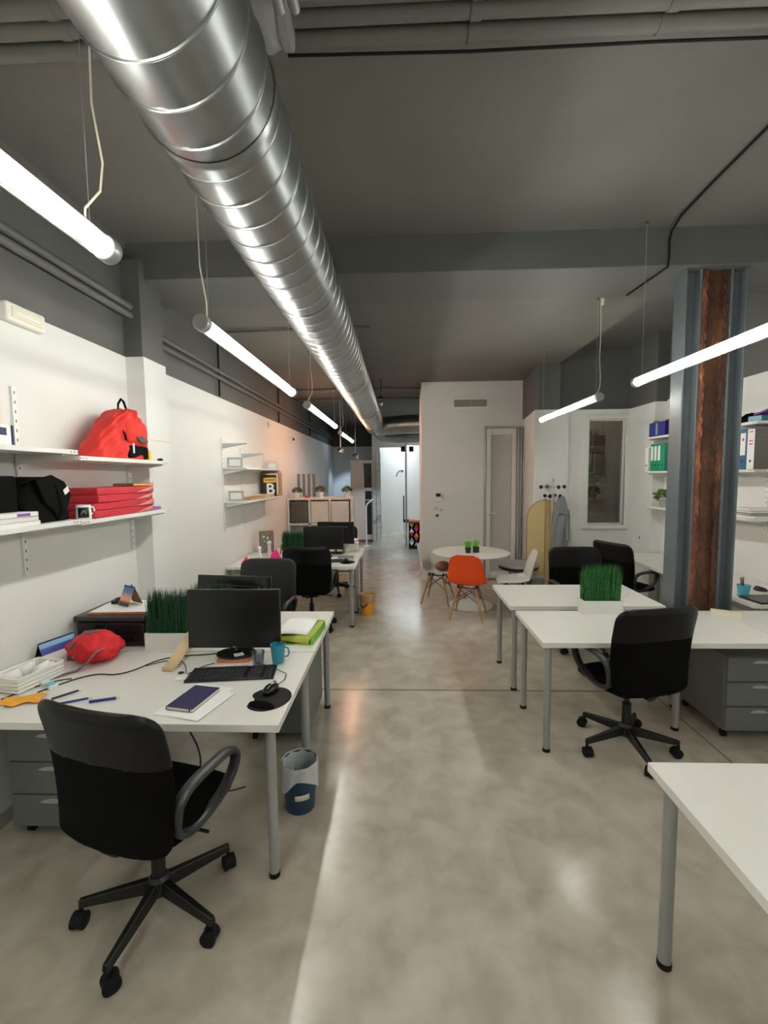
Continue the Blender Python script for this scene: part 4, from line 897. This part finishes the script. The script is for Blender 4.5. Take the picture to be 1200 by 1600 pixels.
# cork board, emergency light
t = thing('notice_board', 'brown cork notice board cut by the left picture edge', 'notice board', (XL+.001,1.655,2.05)); B().box(0,.02,-.6,.59,0,.54).build('board','cork',t); B().box(0,.025,.575,.60,-.01,.55).build('frame','pink_panel',t,bev=.002)
t = thing('emergency_light', 'white emergency light unit on the left wall at the paint line', 'lamp', (XL,2.43,2.65)); B().box(0,.05,-.13,.13,-.05,.05).build('housing','white_plastic',t,bev=.015,bseg=3)
B().box(.045,.056,-.10,.10,-.03,.03).build('diffuser','cream',t,bev=.006)
B().tube([(.052,-.08,.0),(.052,.08,.0)], .008, 8).build('tube','paper',t)
# binder/box on shelf A
t = thing('white_box', 'white cardboard box with printed end on the upper left shelf', 'box', (-1.94,1.955,1.935), 4); B().box(-.1,.1,-.15,.13,0,.10).build('carton','paper',t,bev=.003); b = B(); b.box(.1,.1015,.03,.10,.05,.085); b.build('printed_label','navy',t); B().box(-.1,.104,.13,.14,0,.10).build('dark_spine','navy',t)
# red backpack
t = thing('backpack', 'bright red backpack with black front pocket on the upper left shelf', 'backpack', (-1.88,2.97,1.905), 0)
def lerp(p, h):
    for (a, c), (d, e) in zip(p, p[1:]):
        if h <= d: f = (h-a)/(d-a); return c+(e-c)*f
    return p[-1][1]
def pack(u, v):
    a = 2*PI*v; h = min(1, u/.92); ca, sa = math.cos(a), math.sin(a); e = .55; px = abs(ca)**e*(1 if ca > 0 else -1); py = abs(sa)**e*(1 if sa > 0 else -1)
    k = 1 if u < .92 else max(0, 1-((u-.92)/.08)**2)
    y0 = lerp([(0,-.34),(.03,-.355),(.3,-.29),(.6,-.20),(.85,-.11),(1,-.02)], h); y1 = lerp([(0,.22),(.03,.235),(.3,.235),(.6,.215),(.85,.16),(1,.10)], h)
    f = .012*math.sin(6*a+h*11)+.008*math.sin(11*a-h*17)
    return (px*(.095-.03*h+f)*(.3+.7*k), (y0+y1)/2+py*(y1-y0)/2*k, .325*h+.012*(1-k)+f*.5*h)
B().grid(pack, 40, 60).build('main_bag', 'red_cloth', t, smooth=70)
def pocket(u, v):
    a = 2*PI*v; ca, sa = math.cos(a), math.sin(a); e = .6; px = abs(ca)**e*(1 if ca > 0 else -1); py = abs(sa)**e*(1 if sa > 0 else -1); r = math.sin(PI*min(1,u)*.5)**.6 if u < 1 else 1
    r = math.sqrt(max(0, 1-(1-u)**2)) 
    return (.06+.06*(1-u)**.8, .065+px*.12*r, .175+py*.095*r)
B().grid(pocket, 10, 48).build('front_pocket', 'red_cloth', t, smooth=70)
b = B(); b.box(.07,.105,-.07,.16,.006,.092); b.build('black_panel', 'black_cloth', t, bev=.012)
b = B(); b.box(.105,.109,-.03,-.014,.04,.105); b.build('white_tag', 'paper', t, bev=.001)
b = B(); b.tube([(.05,-.07,.215),(.085,-.075,.16),(.09,-.07,.12)], .006, 6); b.build('zip_pull', 'black_cloth', t)
B().tube([(.09,-.045,.20),(.105,.03,.245),(.10,.13,.235)], .003, 6).build('zip', 'brown', t)
b = B(); b.tube([(.0,.0,.31),(.0,.005,.37),(.005,.03,.405),(.01,.05,.39),(.012,.09,.31)], .011, 8, rx=.3, ry=1); b.build('carry_loop', 'black_cloth', t)
lg = B()
for a0 in (0,): 
    lg.prism([(.0,.150),(.03,.158),(.045,.150),(.06,.163),(.075,.148),(.10,.145),(.125,.132),(.12,.116),(.09,.120),(.06,.112),(.03,.122),(.012,.135)], .1195, .1225, 'x')
lg.build('emblem', 'grey_plastic', t, smooth=0)
b = B(); b.box(.06,.1,.17,.2,.0,.07); b.build('yellow_strap_end', 'gold', t, bev=.004)
# black bag + box on lower shelf
t = thing('black_case', 'flat black case with white spots at the left end of the lower shelf', 'case', (-1.93,1.93,1.555), 0); B().box(-.09,.075,-.22,.18,.02,.24).build('body','black_cloth',t,bev=.012); B().lathe([(0,0),(.006,0),(.006,.003),(0,.003)],(0,0,0)).build('button','paper',t).matrix_local = Matrix.Translation((.076,.06,.09)) @ Matrix.Rotation(R(90),4,'Y')
for k in range(2): B().box(-.02,.02,-.2+.3*k,-.16+.3*k,0,.02).build('foot','black_plastic',t)
t = thing('messenger_bag', 'black slumped messenger bag in front of the red folders', 'bag', (-1.90,2.285,1.555), 6)
def mb(u, v):
    a = 2*PI*v; ca, sa = math.cos(a), math.sin(a); e = .55; px = abs(ca)**e*(1 if ca > 0 else -1); py = abs(sa)**e*(1 if sa > 0 else -1); z = .235*u; L = .17-.03*u; f = 1+.03*math.sin(6*a+u*8)
    zz = z-.05*max(0,py)*u**3
    return (px*.075*(1-.3*u)*f, py*L*f*(1-.25*max(0,u-.6)/.4)-.02*u, zz)
b = B(); b.grid(mb, 20, 48); b.add([mb(1, i/48) for i in range(48)], [tuple(range(48))]); b.build('body','black_cloth',t,smooth=60)
b = B(); b.prism([(-.14,.22),(-.02,.245),(.08,.21),(.13,.14),(.09,.05),(.02,.0),(-.02,.06),(-.08,.1)], .075, .088, 'x'); b.build('flap','black_cloth',t,bev=.005)
b = B(); b.T = Matrix.Translation((.089,.085,.16)) @ Matrix.Rotation(R(28),4,'X'); b.box(0,.002,-.022,.022,-.015,.015); b.build('white_label','paper',t)
b = B(); b.tube([(.03,-.16,.2),(.075,-.1,.23),(.08,.0,.19),(.09,.03,.06),(.085,.01,.012)], .01, 8, rx=.4, ry=1.2); b.build('shoulder_strap','black_cloth',t)
for k, (w_, d_, z, m_, lab) in enumerate(((.12,.42,0,'paper','lowest grey-white catalogue on the lower left shelf'),(.11,.38,.022,'white_plastic','middle white catalogue on the lower left shelf'),(.11,.35,.045,'paper','topmost white catalogue with printed spine on the lower left shelf'))):
    t = thing('catalogue', lab, 'book', (-1.835,1.93+.01*k,1.555+z), 1-2*k, 'stacked catalogues'); B().box(-w_/2,w_/2,-d_/2,d_/2,0,.021).build('book_block',m_,t,bev=.001)
    if k == 2: B().box(w_/2,w_/2+.001,.06,.13,.004,.017).build('spine_print','purple',t)
t = mug((-1.80,2.475,1.545), 70, 'paper', 'white mug with a dark printed picture beside the red folders', .037, .085, 1.0)
b = B(); b.grid(lambda u, v: (.0382*math.cos(R(-168+85*u)), .0382*math.sin(R(-168+85*u)), .012+.06*v), 10, 2); b.build('printed_picture','black_plastic',t,solid=.001)
b = B(); b.grid(lambda u, v: (.0392*math.cos(R(-145+40*u)), .0392*math.sin(R(-145+40*u)), .025+.012*v+.02*math.sin(3*u)), 10, 2); b.build('picture_detail','felt_grey',t)
for k in range(4):
    z = k*.045; tilt = (-1)**k*2.5
    t = thing('red_folder', ('lowest','second from bottom','second from top','topmost')[k]+' of the red document wallets on the lower shelf', 'folder', (-1.90,2.88,1.546+z), tilt*.5, 'stacked red document wallets')
    b = B(); b.box(-.12,.125,-.36+.02*k,.28,0,.043); b.build('wallet','red_folder',t,bev=.004)
    b = B(); b.add([(.127,.05,.001),(.127,.27,.004),(.127,.27,.040),(.127,.14,.018)], [(0,1,2,3)]); b.build('flap_edge','folder_pink',t,solid=.002)
t = thing('wooden_case', 'small brown wooden case on top of the red folders', 'box', (-1.87,3.06,1.727), 0); B().box(-.05,.09,-.13,.12,0,.018).build('lid','brown_edge',t,bev=.003); B().box(.088,.092,-.125,.115,.003,.012).build('front_strip','gold',t)

# ================================================================== MIDDLE LEFT SHELVES
gm = 'white wall shelves on the middle left wall'
shelf('wall_shelf', XL+.015, -1.77, 5.12, 6.75, 1.89, 'upper shelf of the middle left wall, holding two silver frames', gm, .02, brackets=(5.16,5.75,6.68))
shelf('wall_shelf', XL+.015, -1.77, 5.12, 6.75, 1.50, 'lower shelf of the middle left wall with wooden boards', gm, .02, brackets=(5.16,5.75,6.68))
for k, (y, z0, z1) in enumerate(((5.14,1.15,2.23),(5.75,1.10,2.16),(6.70,1.2,2.12))): track(XL, y, z0, z1, ('nearest','middle','farthest')[k]+' white track of the middle wall shelves')
for y, z, k in ((5.14,2.17,0),(5.75,2.08,1)):
    b = B(); b.prism([(XL+.014,0),(XL+.30,0),(XL+.30,-.01),(XL+.04,-.055),(XL+.014,-.06)], y-.006, y+.006, 'y'); tag(place(b.build('shelf_bracket','silver',bev=.001),(0,0,z)), ('nearer' if k == 0 else 'farther')+' empty bracket above the middle wall shelves', 'bracket', 'empty shelf brackets')
def frame(loc, rz, w_, h, label, m='silver'):
    t = thing('picture_frame', label, 'picture frame', loc, rz, 'small silver picture frames'); b = B(); q = .022; b.box(-w_/2,w_/2,-.008,.008,0,q); b.box(-w_/2,w_/2,-.008,.008,h-q,h); b.box(-w_/2,-w_/2+q,-.008,.008,q,h-q); b.box(w_/2-q,w_/2,-.008,.008,q,h-q); b.build('frame',m,t,bev=.002)
    B().box(-w_/2+q,w_/2-q,-.003,.003,q,h-q).build('picture','paper',t); return t
frame((-1.93,5.2,1.891), 12, .17, .12, 'silver frame at the near end of the upper middle shelf'); frame((-1.93,5.2,1.501), 12, .17, .12, 'silver frame at the near end of the lower middle shelf'); frame((-1.90,6.62,1.891), 25, .15, .11, 'pale frame at the far end of the upper middle shelf', 'pink_panel')
for k, (y0, y1, m_) in enumerate(((5.32,5.85,'beech'),(5.86,6.1,'wood_pale'),(6.11,6.3,'wood_pale'))):
    tag(B().box(-1.98,-1.79,y0,y1,1.501,1.53+.006*k).build('wooden_board',m_,bev=.002), ('long brown board nearest','pale board in the middle','short pale board farthest')[k]+' on the lower middle shelf', 'board', 'boards on the lower middle shelf')
t = thing('poster_box', 'black box with a yellow band and white letter on the lower middle shelf', 'box', (-1.90,6.45,1.501), 20); B().box(-.09,.10,-.03,.03,0,.31).build('box_body','black_plastic',t,bev=.002); B().box(-.082,.092,-.032,-.03,.20,.27).build('yellow_band','gold',t)
text('B', .22, 'paper', t, (.01,-.0322,.10), (90,0,0), font_bold=True); b = B(); b.box(.0,.05,-.0325,-.0322,.01,.03); b.build('red_spot','red_folder',t)
b = B(); b.box(-.07,.07,-.0335,-.0322,.226,.243); b.build('band_print','brown',t)
t = thing('wooden_niche', 'open wooden frame box at the far end of the lower middle shelf', 'box', (-1.915,6.64,1.501)); b = B(); b.box(-.12,.13,-.08,.08,0,.014); b.box(-.12,.13,-.08,.08,.33,.345); b.box(.115,.13,-.08,.08,.014,.33); b.box(-.12,-.105,-.08,.08,.014,.33); b.build('frame','beech',t,bev=.002)
# cctv etc
t = thing('security_camera', 'small white dome camera on the left wall above the cube shelf', 'camera', (XL,8.43,2.48)); b = B(); b.T = Matrix.Rotation(R(90),4,'Y'); b.lathe([(0,0),(.05,0),(.05,.03),(.035,.05),(0,.055)]); b.build('housing','white_plastic',t); b = B(); b.sphere((.06,-.01,0), .025, 12); b.build('lens','gloss_black',t)
t = thing('motion_sensor', 'small white round sensor on the left wall near the paint line', 'sensor', (XL,7.03,2.6)); b = B(); b.T = Matrix.Rotation(R(90),4,'Y'); b.lathe([(0,0),(.05,0),(.045,.025),(0,.03)]); b.build('housing','white_plastic',t); B().box(.028,.032,-.015,.015,-.01,.01).build('lens','silver',t)

# ================================================================== CUBE SHELF
KX0, KX1, KY, KZ = -2.05, -.86, 8.0, 1.40
t = thing('cube_shelf', 'white cube shelf unit with potted plants on top, left back', 'shelf unit', ((KX0+KX1)/2, KY+.2, 0)); W = (KX1-KX0)/2
b = B(); th = .04; cell = .355
b.box(-W,W,-.19,.19,KZ-th,KZ); b.box(-W,-W+th,-.19,.19,0,KZ-th); b.box(W-th,W,-.19,.19,0,KZ-th); b.box(-W+th,W-th,-.19,.19,0,th)
for k in (1,2): x = -W+th+k*(2*W-2*th)/3; b.box(x-.02,x+.02,-.19,.19,th,KZ-th)
for k in (1,2): z = th+k*(KZ-2*th)/3; b.box(-W+th,W-th,-.19,.19,z-.02,z+.02)
b.box(-W+th,W-th,.18,.19,th,KZ-th)
b.build('carcass','white_lam',t,bev=.002)
cw = (2*W-2*th)/3; chh = (KZ-2*th)/3
for i, j, m_ in ((0,2,'cube_dark'),(1,2,'white_lam'),(2,2,'white_lam'),(1,0,'white_lam'),(2,0,'white_lam'),(0,0,'white_lam')):
    xa = -W+th+i*cw+.028; za = th+j*chh+.028
    d = B().box(xa,xa+cw-.056,-.195,-.17,za,za+chh-.056).build('door' if m_ == 'white_lam' else 'storage_basket', m_, t, bev=.003)
    if m_ == 'white_lam': B().box(xa+.02,xa+cw-.076,-.1965,-.195,za+chh-.085,za+chh-.08).build('groove','cream',d)
for k, (x, y, s) in enumerate(((-1.90,8.2,1),(-1.47,8.2,1.1),(-.98,8.2,1.05))):
    potted('potted_plant', (x,y,KZ), .055*s, .085*s, 'white_plastic', 'leaf', ('left','middle','right')[k]+' small potted plant on top of the cube shelf', 'potted plants on the cube shelf', 10+k, 1.45, 420, .5)
b = B(); b.sphere((0,0,.02), .05, 10, sx=1.2, sz=.45); tag(place(b.build('red_ornament','red_folder'), (-1.70,8.12,KZ)), 'small red ornament between plants on the cube shelf', 'ornament')
for k in range(4):
    x = -1.90+.095*k; t = thing('wall_panel', ('leftmost','second from left','third from left','rightmost')[k]+' of four narrow dark pictures behind the cube shelf', 'picture', (x,8.34,1.401), group='narrow dark pictures'); B().box(-.028,.028,0,.012,0,.43).build('panel','felt_grey' if k else 'grey_cloth',t,bev=.002)
# middle left desk clutter
def small(name, m_, loc, dims, label, cat, rz=0, group=None, bev=.003):
    x, y, z = dims; return tag(place(B().box(-x/2,x/2,-y/2,y/2,0,z).build(name, m_, bev=bev), loc, rz), label, cat, group)
small('laser_printer','white_plastic',(-.72,6.30,.735),(.24,.28,.12),'white device with papers at the aisle corner of the far left desk','printer',5,bev=.015)
small('paper_pile','paper',(-.72,6.28,.856),(.2,.25,.03),'white papers piled on the small white device','paper',-8)
small('laptop','silver',(-.70,5.62,.735),(.2,.2,.02),'silver laptop right of the middle left monitor','laptop',5)
small('paper_pile','paper',(-.80,5.58,.7365),(.22,.12,.012),'white papers in front of the middle left monitors','paper',-4)
small('paper_cup','white_plastic',(-.74,6.1,.735),(.06,.06,.15),'white carton behind the silver laptop','carton',0)
t = thing('picture_frame', 'brown framed collage standing on the middle left desk by the wall', 'picture frame', (-1.86,6.1,.735), 35); b = B(); b.box(-.10,.10,-.01,.01,0,.30); b.build('frame','brown',t,bev=.002); B().box(-.085,.085,-.012,-.01,.015,.285).build('picture','felt_grey',t)
for q in range(9): 
    rn = random.Random(q); x, z = rn.uniform(-.06,.06), rn.uniform(.04,.26); B().box(x-.015,x+.015,-.0135,-.012,z-.015,z+.015).build('photo',['leaf','cream','brown','silver'][q%4],t)
def origami(loc, rz, m_, label, s=1):
    b = B(); b.add([(-.06*s,0,0),(.06*s,-.02*s,0),(0,.05*s,.01),(.02*s,0,.11*s),(-.03*s,.02*s,.05*s)], [(0,1,3),(1,2,3),(2,4,3),(0,3,4),(0,4,2),(0,2,1)]); return tag(place(b.build('paper_ornament',m_,smooth=0), loc, rz), label, 'ornament', 'pink paper ornaments')
origami((-1.85,5.2,.736), 10, 'pink', 'small pink paper ornament on the middle left desk, nearer the wall'); origami((-1.53,5.33,.786), 40, 'pink', 'larger pink paper ornament on the blue box, middle left desk', 1.15)
small('blue_box','teal',(-1.58,5.36,.736),(.1,.08,.05),'small blue box under the pink ornament','box',12); small('grey_tray','grey_plastic',(-1.42,5.36,.736),(.16,.1,.05),'grey tray right of the pink ornament','tray',-6)
for k, (x, y, h, m_) in enumerate(((-1.74,5.4,.10,'cream'),(-1.80,5.6,.17,'paper'),(-1.72,5.75,.22,'pink_panel'),(-1.62,6.0,.13,'brown'),(-1.56,6.1,.16,'beech'))):
    t = thing('figurine', ('small cream','white','tall pink','dark brown','light brown')[k]+' figurine on the middle left desk', 'figurine', (x,y,.735), group='figurines on the middle left desk'); B().lathe([(0,0),(.03,0),(.032,h*.1),(.018,h*.55),(.024,h*.7),(0,h*.75)], n=14).build('body',m_,t); b = B(); b.sphere((0,0,h*.84), h*.14, 10); b.build('head',m_,t)
small('cardboard_box','beech',(-1.02,4.47,0),(.3,.25,.12),'brown cardboard box on the floor between the two dark chairs','box',10)

# ================================================================== FAR END
t = thing('glazed_partition', 'pinkish cabinet partition with dark panes at the far end', 'partition', (-1.05,12.05,0)); B().box(-.29,.29,0,.12,.06,2.2).build('panel','pink_panel',t,bev=.003); B().box(-.29,.29,.01,.11,0,.06).build('plinth','brown',t)
B().box(.08,.28,-.01,0,1.47,2.12).build('pane','dark_glass',t); B().box(.10,.28,-.01,0,.2,1.38).build('pane','dark_glass',t); B().box(.11,.27,-.012,-.01,1.12,1.15).build('push_bar','silver',t); b = B(); b.sphere((-.22,-.015,2.0), .04, 12, sy=.3); b.build('round_plate','pink_panel',t)
t = thing('white_railing', 'white bent tube railing before the dark panes', 'railing', (-.87,11.3,0)); B().tube([(0,0,0),(0,0,1.0),(.03,0,1.08),(.14,0,1.17),(.2,0,1.2)], .02, 10).build('tube','white_metal',t); B().lathe([(0,0),(.09,0),(.09,.01),(0,.012)]).build('base','white_metal',t)
t = thing('ladder_rack', 'white narrow rack fixed to the wall beside the corridor opening', 'rack', (-.60,12.16,0)); b = B()
for x in (-.06,.06): b.tube([(x,0,.05),(x,0,2.4)], .01, 8)
b.build('upright','silver',t)
for k in range(14): B().tube([(-.06,0,.25+k*.16),(.06,0,.25+k*.16)], .012, 8).build('rung','paper',t)
d2 = struct('door_2', B().box(.13,.17,11.3,12.2,0,.02).box(.13,.17,11.3,11.34,0,2.6).box(.13,.17,12.14,12.2,0,2.6).box(.13,.17,11.3,12.2,2.56,2.6), 'silver', bev=.003); B().box(.145,.155,11.34,12.14,.02,2.56).build('glass_pane','pane',d2,smooth=0)
for z in (1.1,1.2,1.3,1.4,1.5,1.6): B().box(.143,.145,11.36,12.12,z,z+.05).build('frosted_band','paper',d2)
for k, x in enumerate((.02,.24)): tag(B().box(x,x+.12,12.10,12.21,2.42,2.56).build('door_closer','gloss_black',bev=.01), ('left' if k == 0 else 'right')+' black clamp at the top of the corridor opening', 'clamp', 'black door clamps')
t = thing('wall_hook', 'dark metal hook high beside the corridor glass', 'hook', (.05,12.19,1.9)); B().tube([(0,0,0),(-.05,-.08,.02),(-.12,-.08,-.04),(-.16,-.08,-.14)], .012, 8).build('hook','dark_wire',t); B().box(-.03,.03,-.01,.01,-.03,.03).build('plate','silver',t)
t = thing('patterned_pouf', 'cube pouf with colourful triangle pattern in the corridor', 'pouf', (.34,11.0,0)); B().box(-.14,.22,-.2,.2,.05,.66).build('body','black_cloth',t,bev=.02); B().box(-.14,.22,-.2,.2,.0,.05).build('base','black_plastic',t); B().box(-.145,.225,-.205,.205,.63,.70).build('seat_pad','wood_orange',t,bev=.02)
rn = random.Random(5)
for q in range(5):
    for p in range(3):
        x, z = -.13+p*.115, .08+q*.11; up = (q+p) % 2; m_ = ['pink','gold','cyan','yellow_green','paper','orange_yellow','red_folder'][rn.randrange(7)]
        tri = [(x,z),(x+.11,z),(x+.055,z+.1)] if up else [(x,z+.1),(x+.11,z+.1),(x+.055,z)]
        B().prism(tri, -.203, -.1995, 'y').build('triangle_patch', m_, t, smooth=0)
        tri = [(a-.05,c) for a,c in tri]; B().prism([(y_, c) for y_, c in tri], -.1432, -.1398, 'x').build('triangle_patch', m_, t, smooth=0)
t = thing('corridor_chair', 'dark chair back in the corridor beyond the glass', 'chair', (.12,13.0,0)); B().box(-.04,-.01,-.2,.2,.5,1.2).build('backrest','black_mesh',t,bev=.01); B().box(-.04,.38,-.2,.2,.44,.5).build('seat','black_mesh',t,bev=.02)
for x in (-.02,.34):
    for y in (-.17,.17): B().tube([(x,y,0),(x,y,.46)], .012, 8).build('leg','silver',t)

# ================================================================== WHITE BOX WALL FITTINGS
t = thing('air_vent', 'long narrow air grille high on the white box wall', 'vent', (1.17,BY0,2.965)); b = B(); b.box(-.30,.30,-.012,0,-.085,.085); b.build('frame','white_metal',t,bev=.004)
B().box(-.27,.27,-.013,-.011,-.058,.058).build('dark_backing','cube_dark',t); b = B()
for k in range(11): z = -.052+k*.0104; b.box(-.27,.27,-.02,-.012,z,z+.004)
b.box(-.004,.004,-.021,-.012,-.058,.058); o = b.build('louvre','patch',t,smooth=0); o['kind'] = 'stuff'
t = thing('intercom', 'white intercom panel with small dark screen on the box wall', 'intercom', (.64,BY0,1.42)); B().box(-.10,.10,-.03,0,-.085,.075).build('housing','white_plastic',t,bev=.006); B().box(-.04,.04,-.032,-.03,.0,.055).build('screen','gloss_black',t); B().box(.05,.09,-.034,-.03,-.05,.03).build('button','silver',t,bev=.002)
for k, (x, z) in enumerate(((.60,1.22),(.69,1.19),(.62,1.10))):
    t = thing('light_switch', ('upper left','upper right','lower')[k]+' white switch below the intercom', 'switch', (x,BY0,z), group='switches below the intercom'); B().box(-.04,.04,-.01,0,-.04,.04).build('plate','white_plastic',t,bev=.003); B().box(-.022,.022,-.014,-.01,-.022,.022).build('rocker','patch' if k != 2 else 'grey_plastic',t,bev=.002)
t = thing('wall_socket', 'white wall socket below the window at right', 'socket', (3.269,6.2,.9)); B().box(-.008,0,-.04,.04,-.04,.04).build('plate','white_plastic',t,bev=.002); B().box(-.010,-.008,-.015,.015,-.015,.015).build('insert','grey_plastic',t)
t = thing('ceiling_hook', 'small white cable gland on the right far ceiling', 'cable gland', (1.76,4.07,3.28)); B().lathe([(0,0),(.015,0),(.012,-.05),(0,-.055)]).build('gland','cream',t)

# ================================================================== RIGHT WALL SHELVES
gr = 'white wall shelves on the right wall'
XS = 3.13
for z, lab in ((2.225,'top shelf of the right wall with the navy crate'),(1.80,'middle shelf of the right wall carrying binders'),(1.36,'bottom shelf of the right wall with plant and papers')):
    shelf('wall_shelf', XS, XR-.015, 4.09, 5.9, z, lab, gr, .025, lipx=1, brackets=(4.3,5.2,5.85))
for k, y in enumerate((4.3,5.2,5.85)): track(XR, y, 1.2, 2.4, ('nearest','middle','farthest')[k]+' white track on the right wall', -1)
shelf('wall_shelf', 3.2, XR-.015, 3.5, 4.06, 1.80, 'short shelf at the right picture edge with a yellow box', gr, .02, lipx=1)
def binder(loc, m_, label, h=.32, lab=True, w_=.07, spots=1):
    t = thing('binder', label, 'binder', loc, group='ring binders on the right wall'); B().box(0,.26,-w_/2,w_/2,0,h).build('cover',m_,t,bev=.004)
    if lab: B().box(-.001,.001,-w_/2+.012,w_/2-.012,.13,h-.03).build('spine_label','paper',t)
    b = B(); b.T = Matrix.Rotation(R(90),4,'Y'); b.tube([(-.075,0,-.002),(-.075,0,.002)], .012, 14); b.build('finger_ring','black_plastic',t)
    return t
zb = 1.80
for k, (y, m_, lab) in enumerate(((5.86,'paper','white binder farthest left beside the green ones'),(5.74,'binder_green','leftmost green binder on the right wall shelf'),(5.665,'binder_green','second green binder from the left'),(5.59,'binder_green','third green binder from the left, by the steel column'),(5.515,'binder_green','fourth green binder, partly behind the column'))): binder((XS+.008,y,zb), m_, lab, .335 if m_ != 'paper' else .30, m_ != 'paper' and k < 4)
t = binder((XS+.008,4.255,zb), 'binder_blue', 'blue binder right of the steel columns', .36, True, .085)
B().box(-.0022,-.001,-.012,.008,.26,.285).build('red_print','red_folder',t)
t = binder((XS+.008,4.16,zb), 'felt_grey', 'grey marbled binder with a white spine beside the blue one', .36, False, .085); B().box(-.0012,.0,-.041,.041,.003,.357).build('white_spine','paper',t)
for z in (.22,.25,.33): B().box(-.0015,0,-.022,.022,z,z+.01).build('red_print','pink',t)
small('yellow_box','gold',(3.28,3.93,1.80),(.15,.1,.09),'yellow printed box at the right picture edge','box',0)
t = thing('crate', 'navy blue plastic crate on the top right wall shelf', 'crate', (3.26,5.66,2.225)); b = B(); b.prism([(-.1,-.16),(.1,-.16),(.1,.16),(-.1,.16)], 0, .01); 
for a in ((-.12,-.11,-.17,.17),(.11,.12,-.17,.17),(-.12,.12,-.17,-.16),(-.12,.12,.16,.17)): b.box(*a,0,.17)
b.build('tub','box_navy',t,bev=.003); b = B(); b.box(-.122,-.1195,-.02,.02,.02,.16); b.build('label_strip','silver',t)
b = B(); b.sphere((0,0,0), .05, 12); tag(place(b.build('green_ball','leaf_bright'), (3.2,5.78,2.38)), 'bright green ball sitting in the navy crate', 'ball')
small('red_item','red_folder',(3.26,5.62,2.236),(.06,.05,.19),'red packet standing in the navy crate','packet'); 
small('cardboard_box','box_tan',(3.25,5.28,2.225),(.2,.26,.16),'tan cardboard box right of the navy crate','box',8); small('black_radio','gloss_black',(3.26,5.2,2.386),(.15,.14,.15),'black item on top of the tan cardboard box','box',0)
potted('potted_plant', (3.24,5.62,1.36), .06, .09, 'concrete_grey', 'leaf', 'small spiky plant in a grey pot on the bottom right shelf', None, 31, 1.35, 150, .9)
small('small_box','black_plastic',(3.26,5.42,1.36),(.06,.08,.05),'small black box right of the spiky plant','box')
small('silver_box','silver',(3.24,5.4,1.80),(.14,.1,.12),'small silver tin right of the green binders','tin')
for k in range(4): small('paper_pile',['paper','concrete_grey','white_plastic','paper'][k],(3.26,4.28,1.36+.022*k),(.22,.34-.02*k,.02),('lowest','second','third','topmost')[k]+' stack of papers on the bottom right shelf','paper',(-1)**k*3,'paper stacks on the bottom right shelf')
t = thing('cable_heap', 'heap of black cable and straps on the top right shelf', 'cable', (3.24,4.30,2.225)); b = B()
rn = random.Random(8)
for k in range(9): b.tube([(rn.uniform(-.07,.07), -.16+.32*q/6+rn.uniform(-.02,.02), .02+.07*math.sin(PI*q/6)*rn.random()) for q in range(7)], .016, 8)
b.build('strap','black_cloth',t)
tag(place(B().box(-.11,.11,-.16,.16,0,.012).build('purple_folder','purple',bev=.001), (3.27,4.02,2.31), 0, rx=-12), 'purple folder at the near end of the top right shelf', 'folder')
small('grey_folder','teal',(3.26,4.17,2.225),(.2,.14,.05),'dark teal box under the purple folder','box',4)
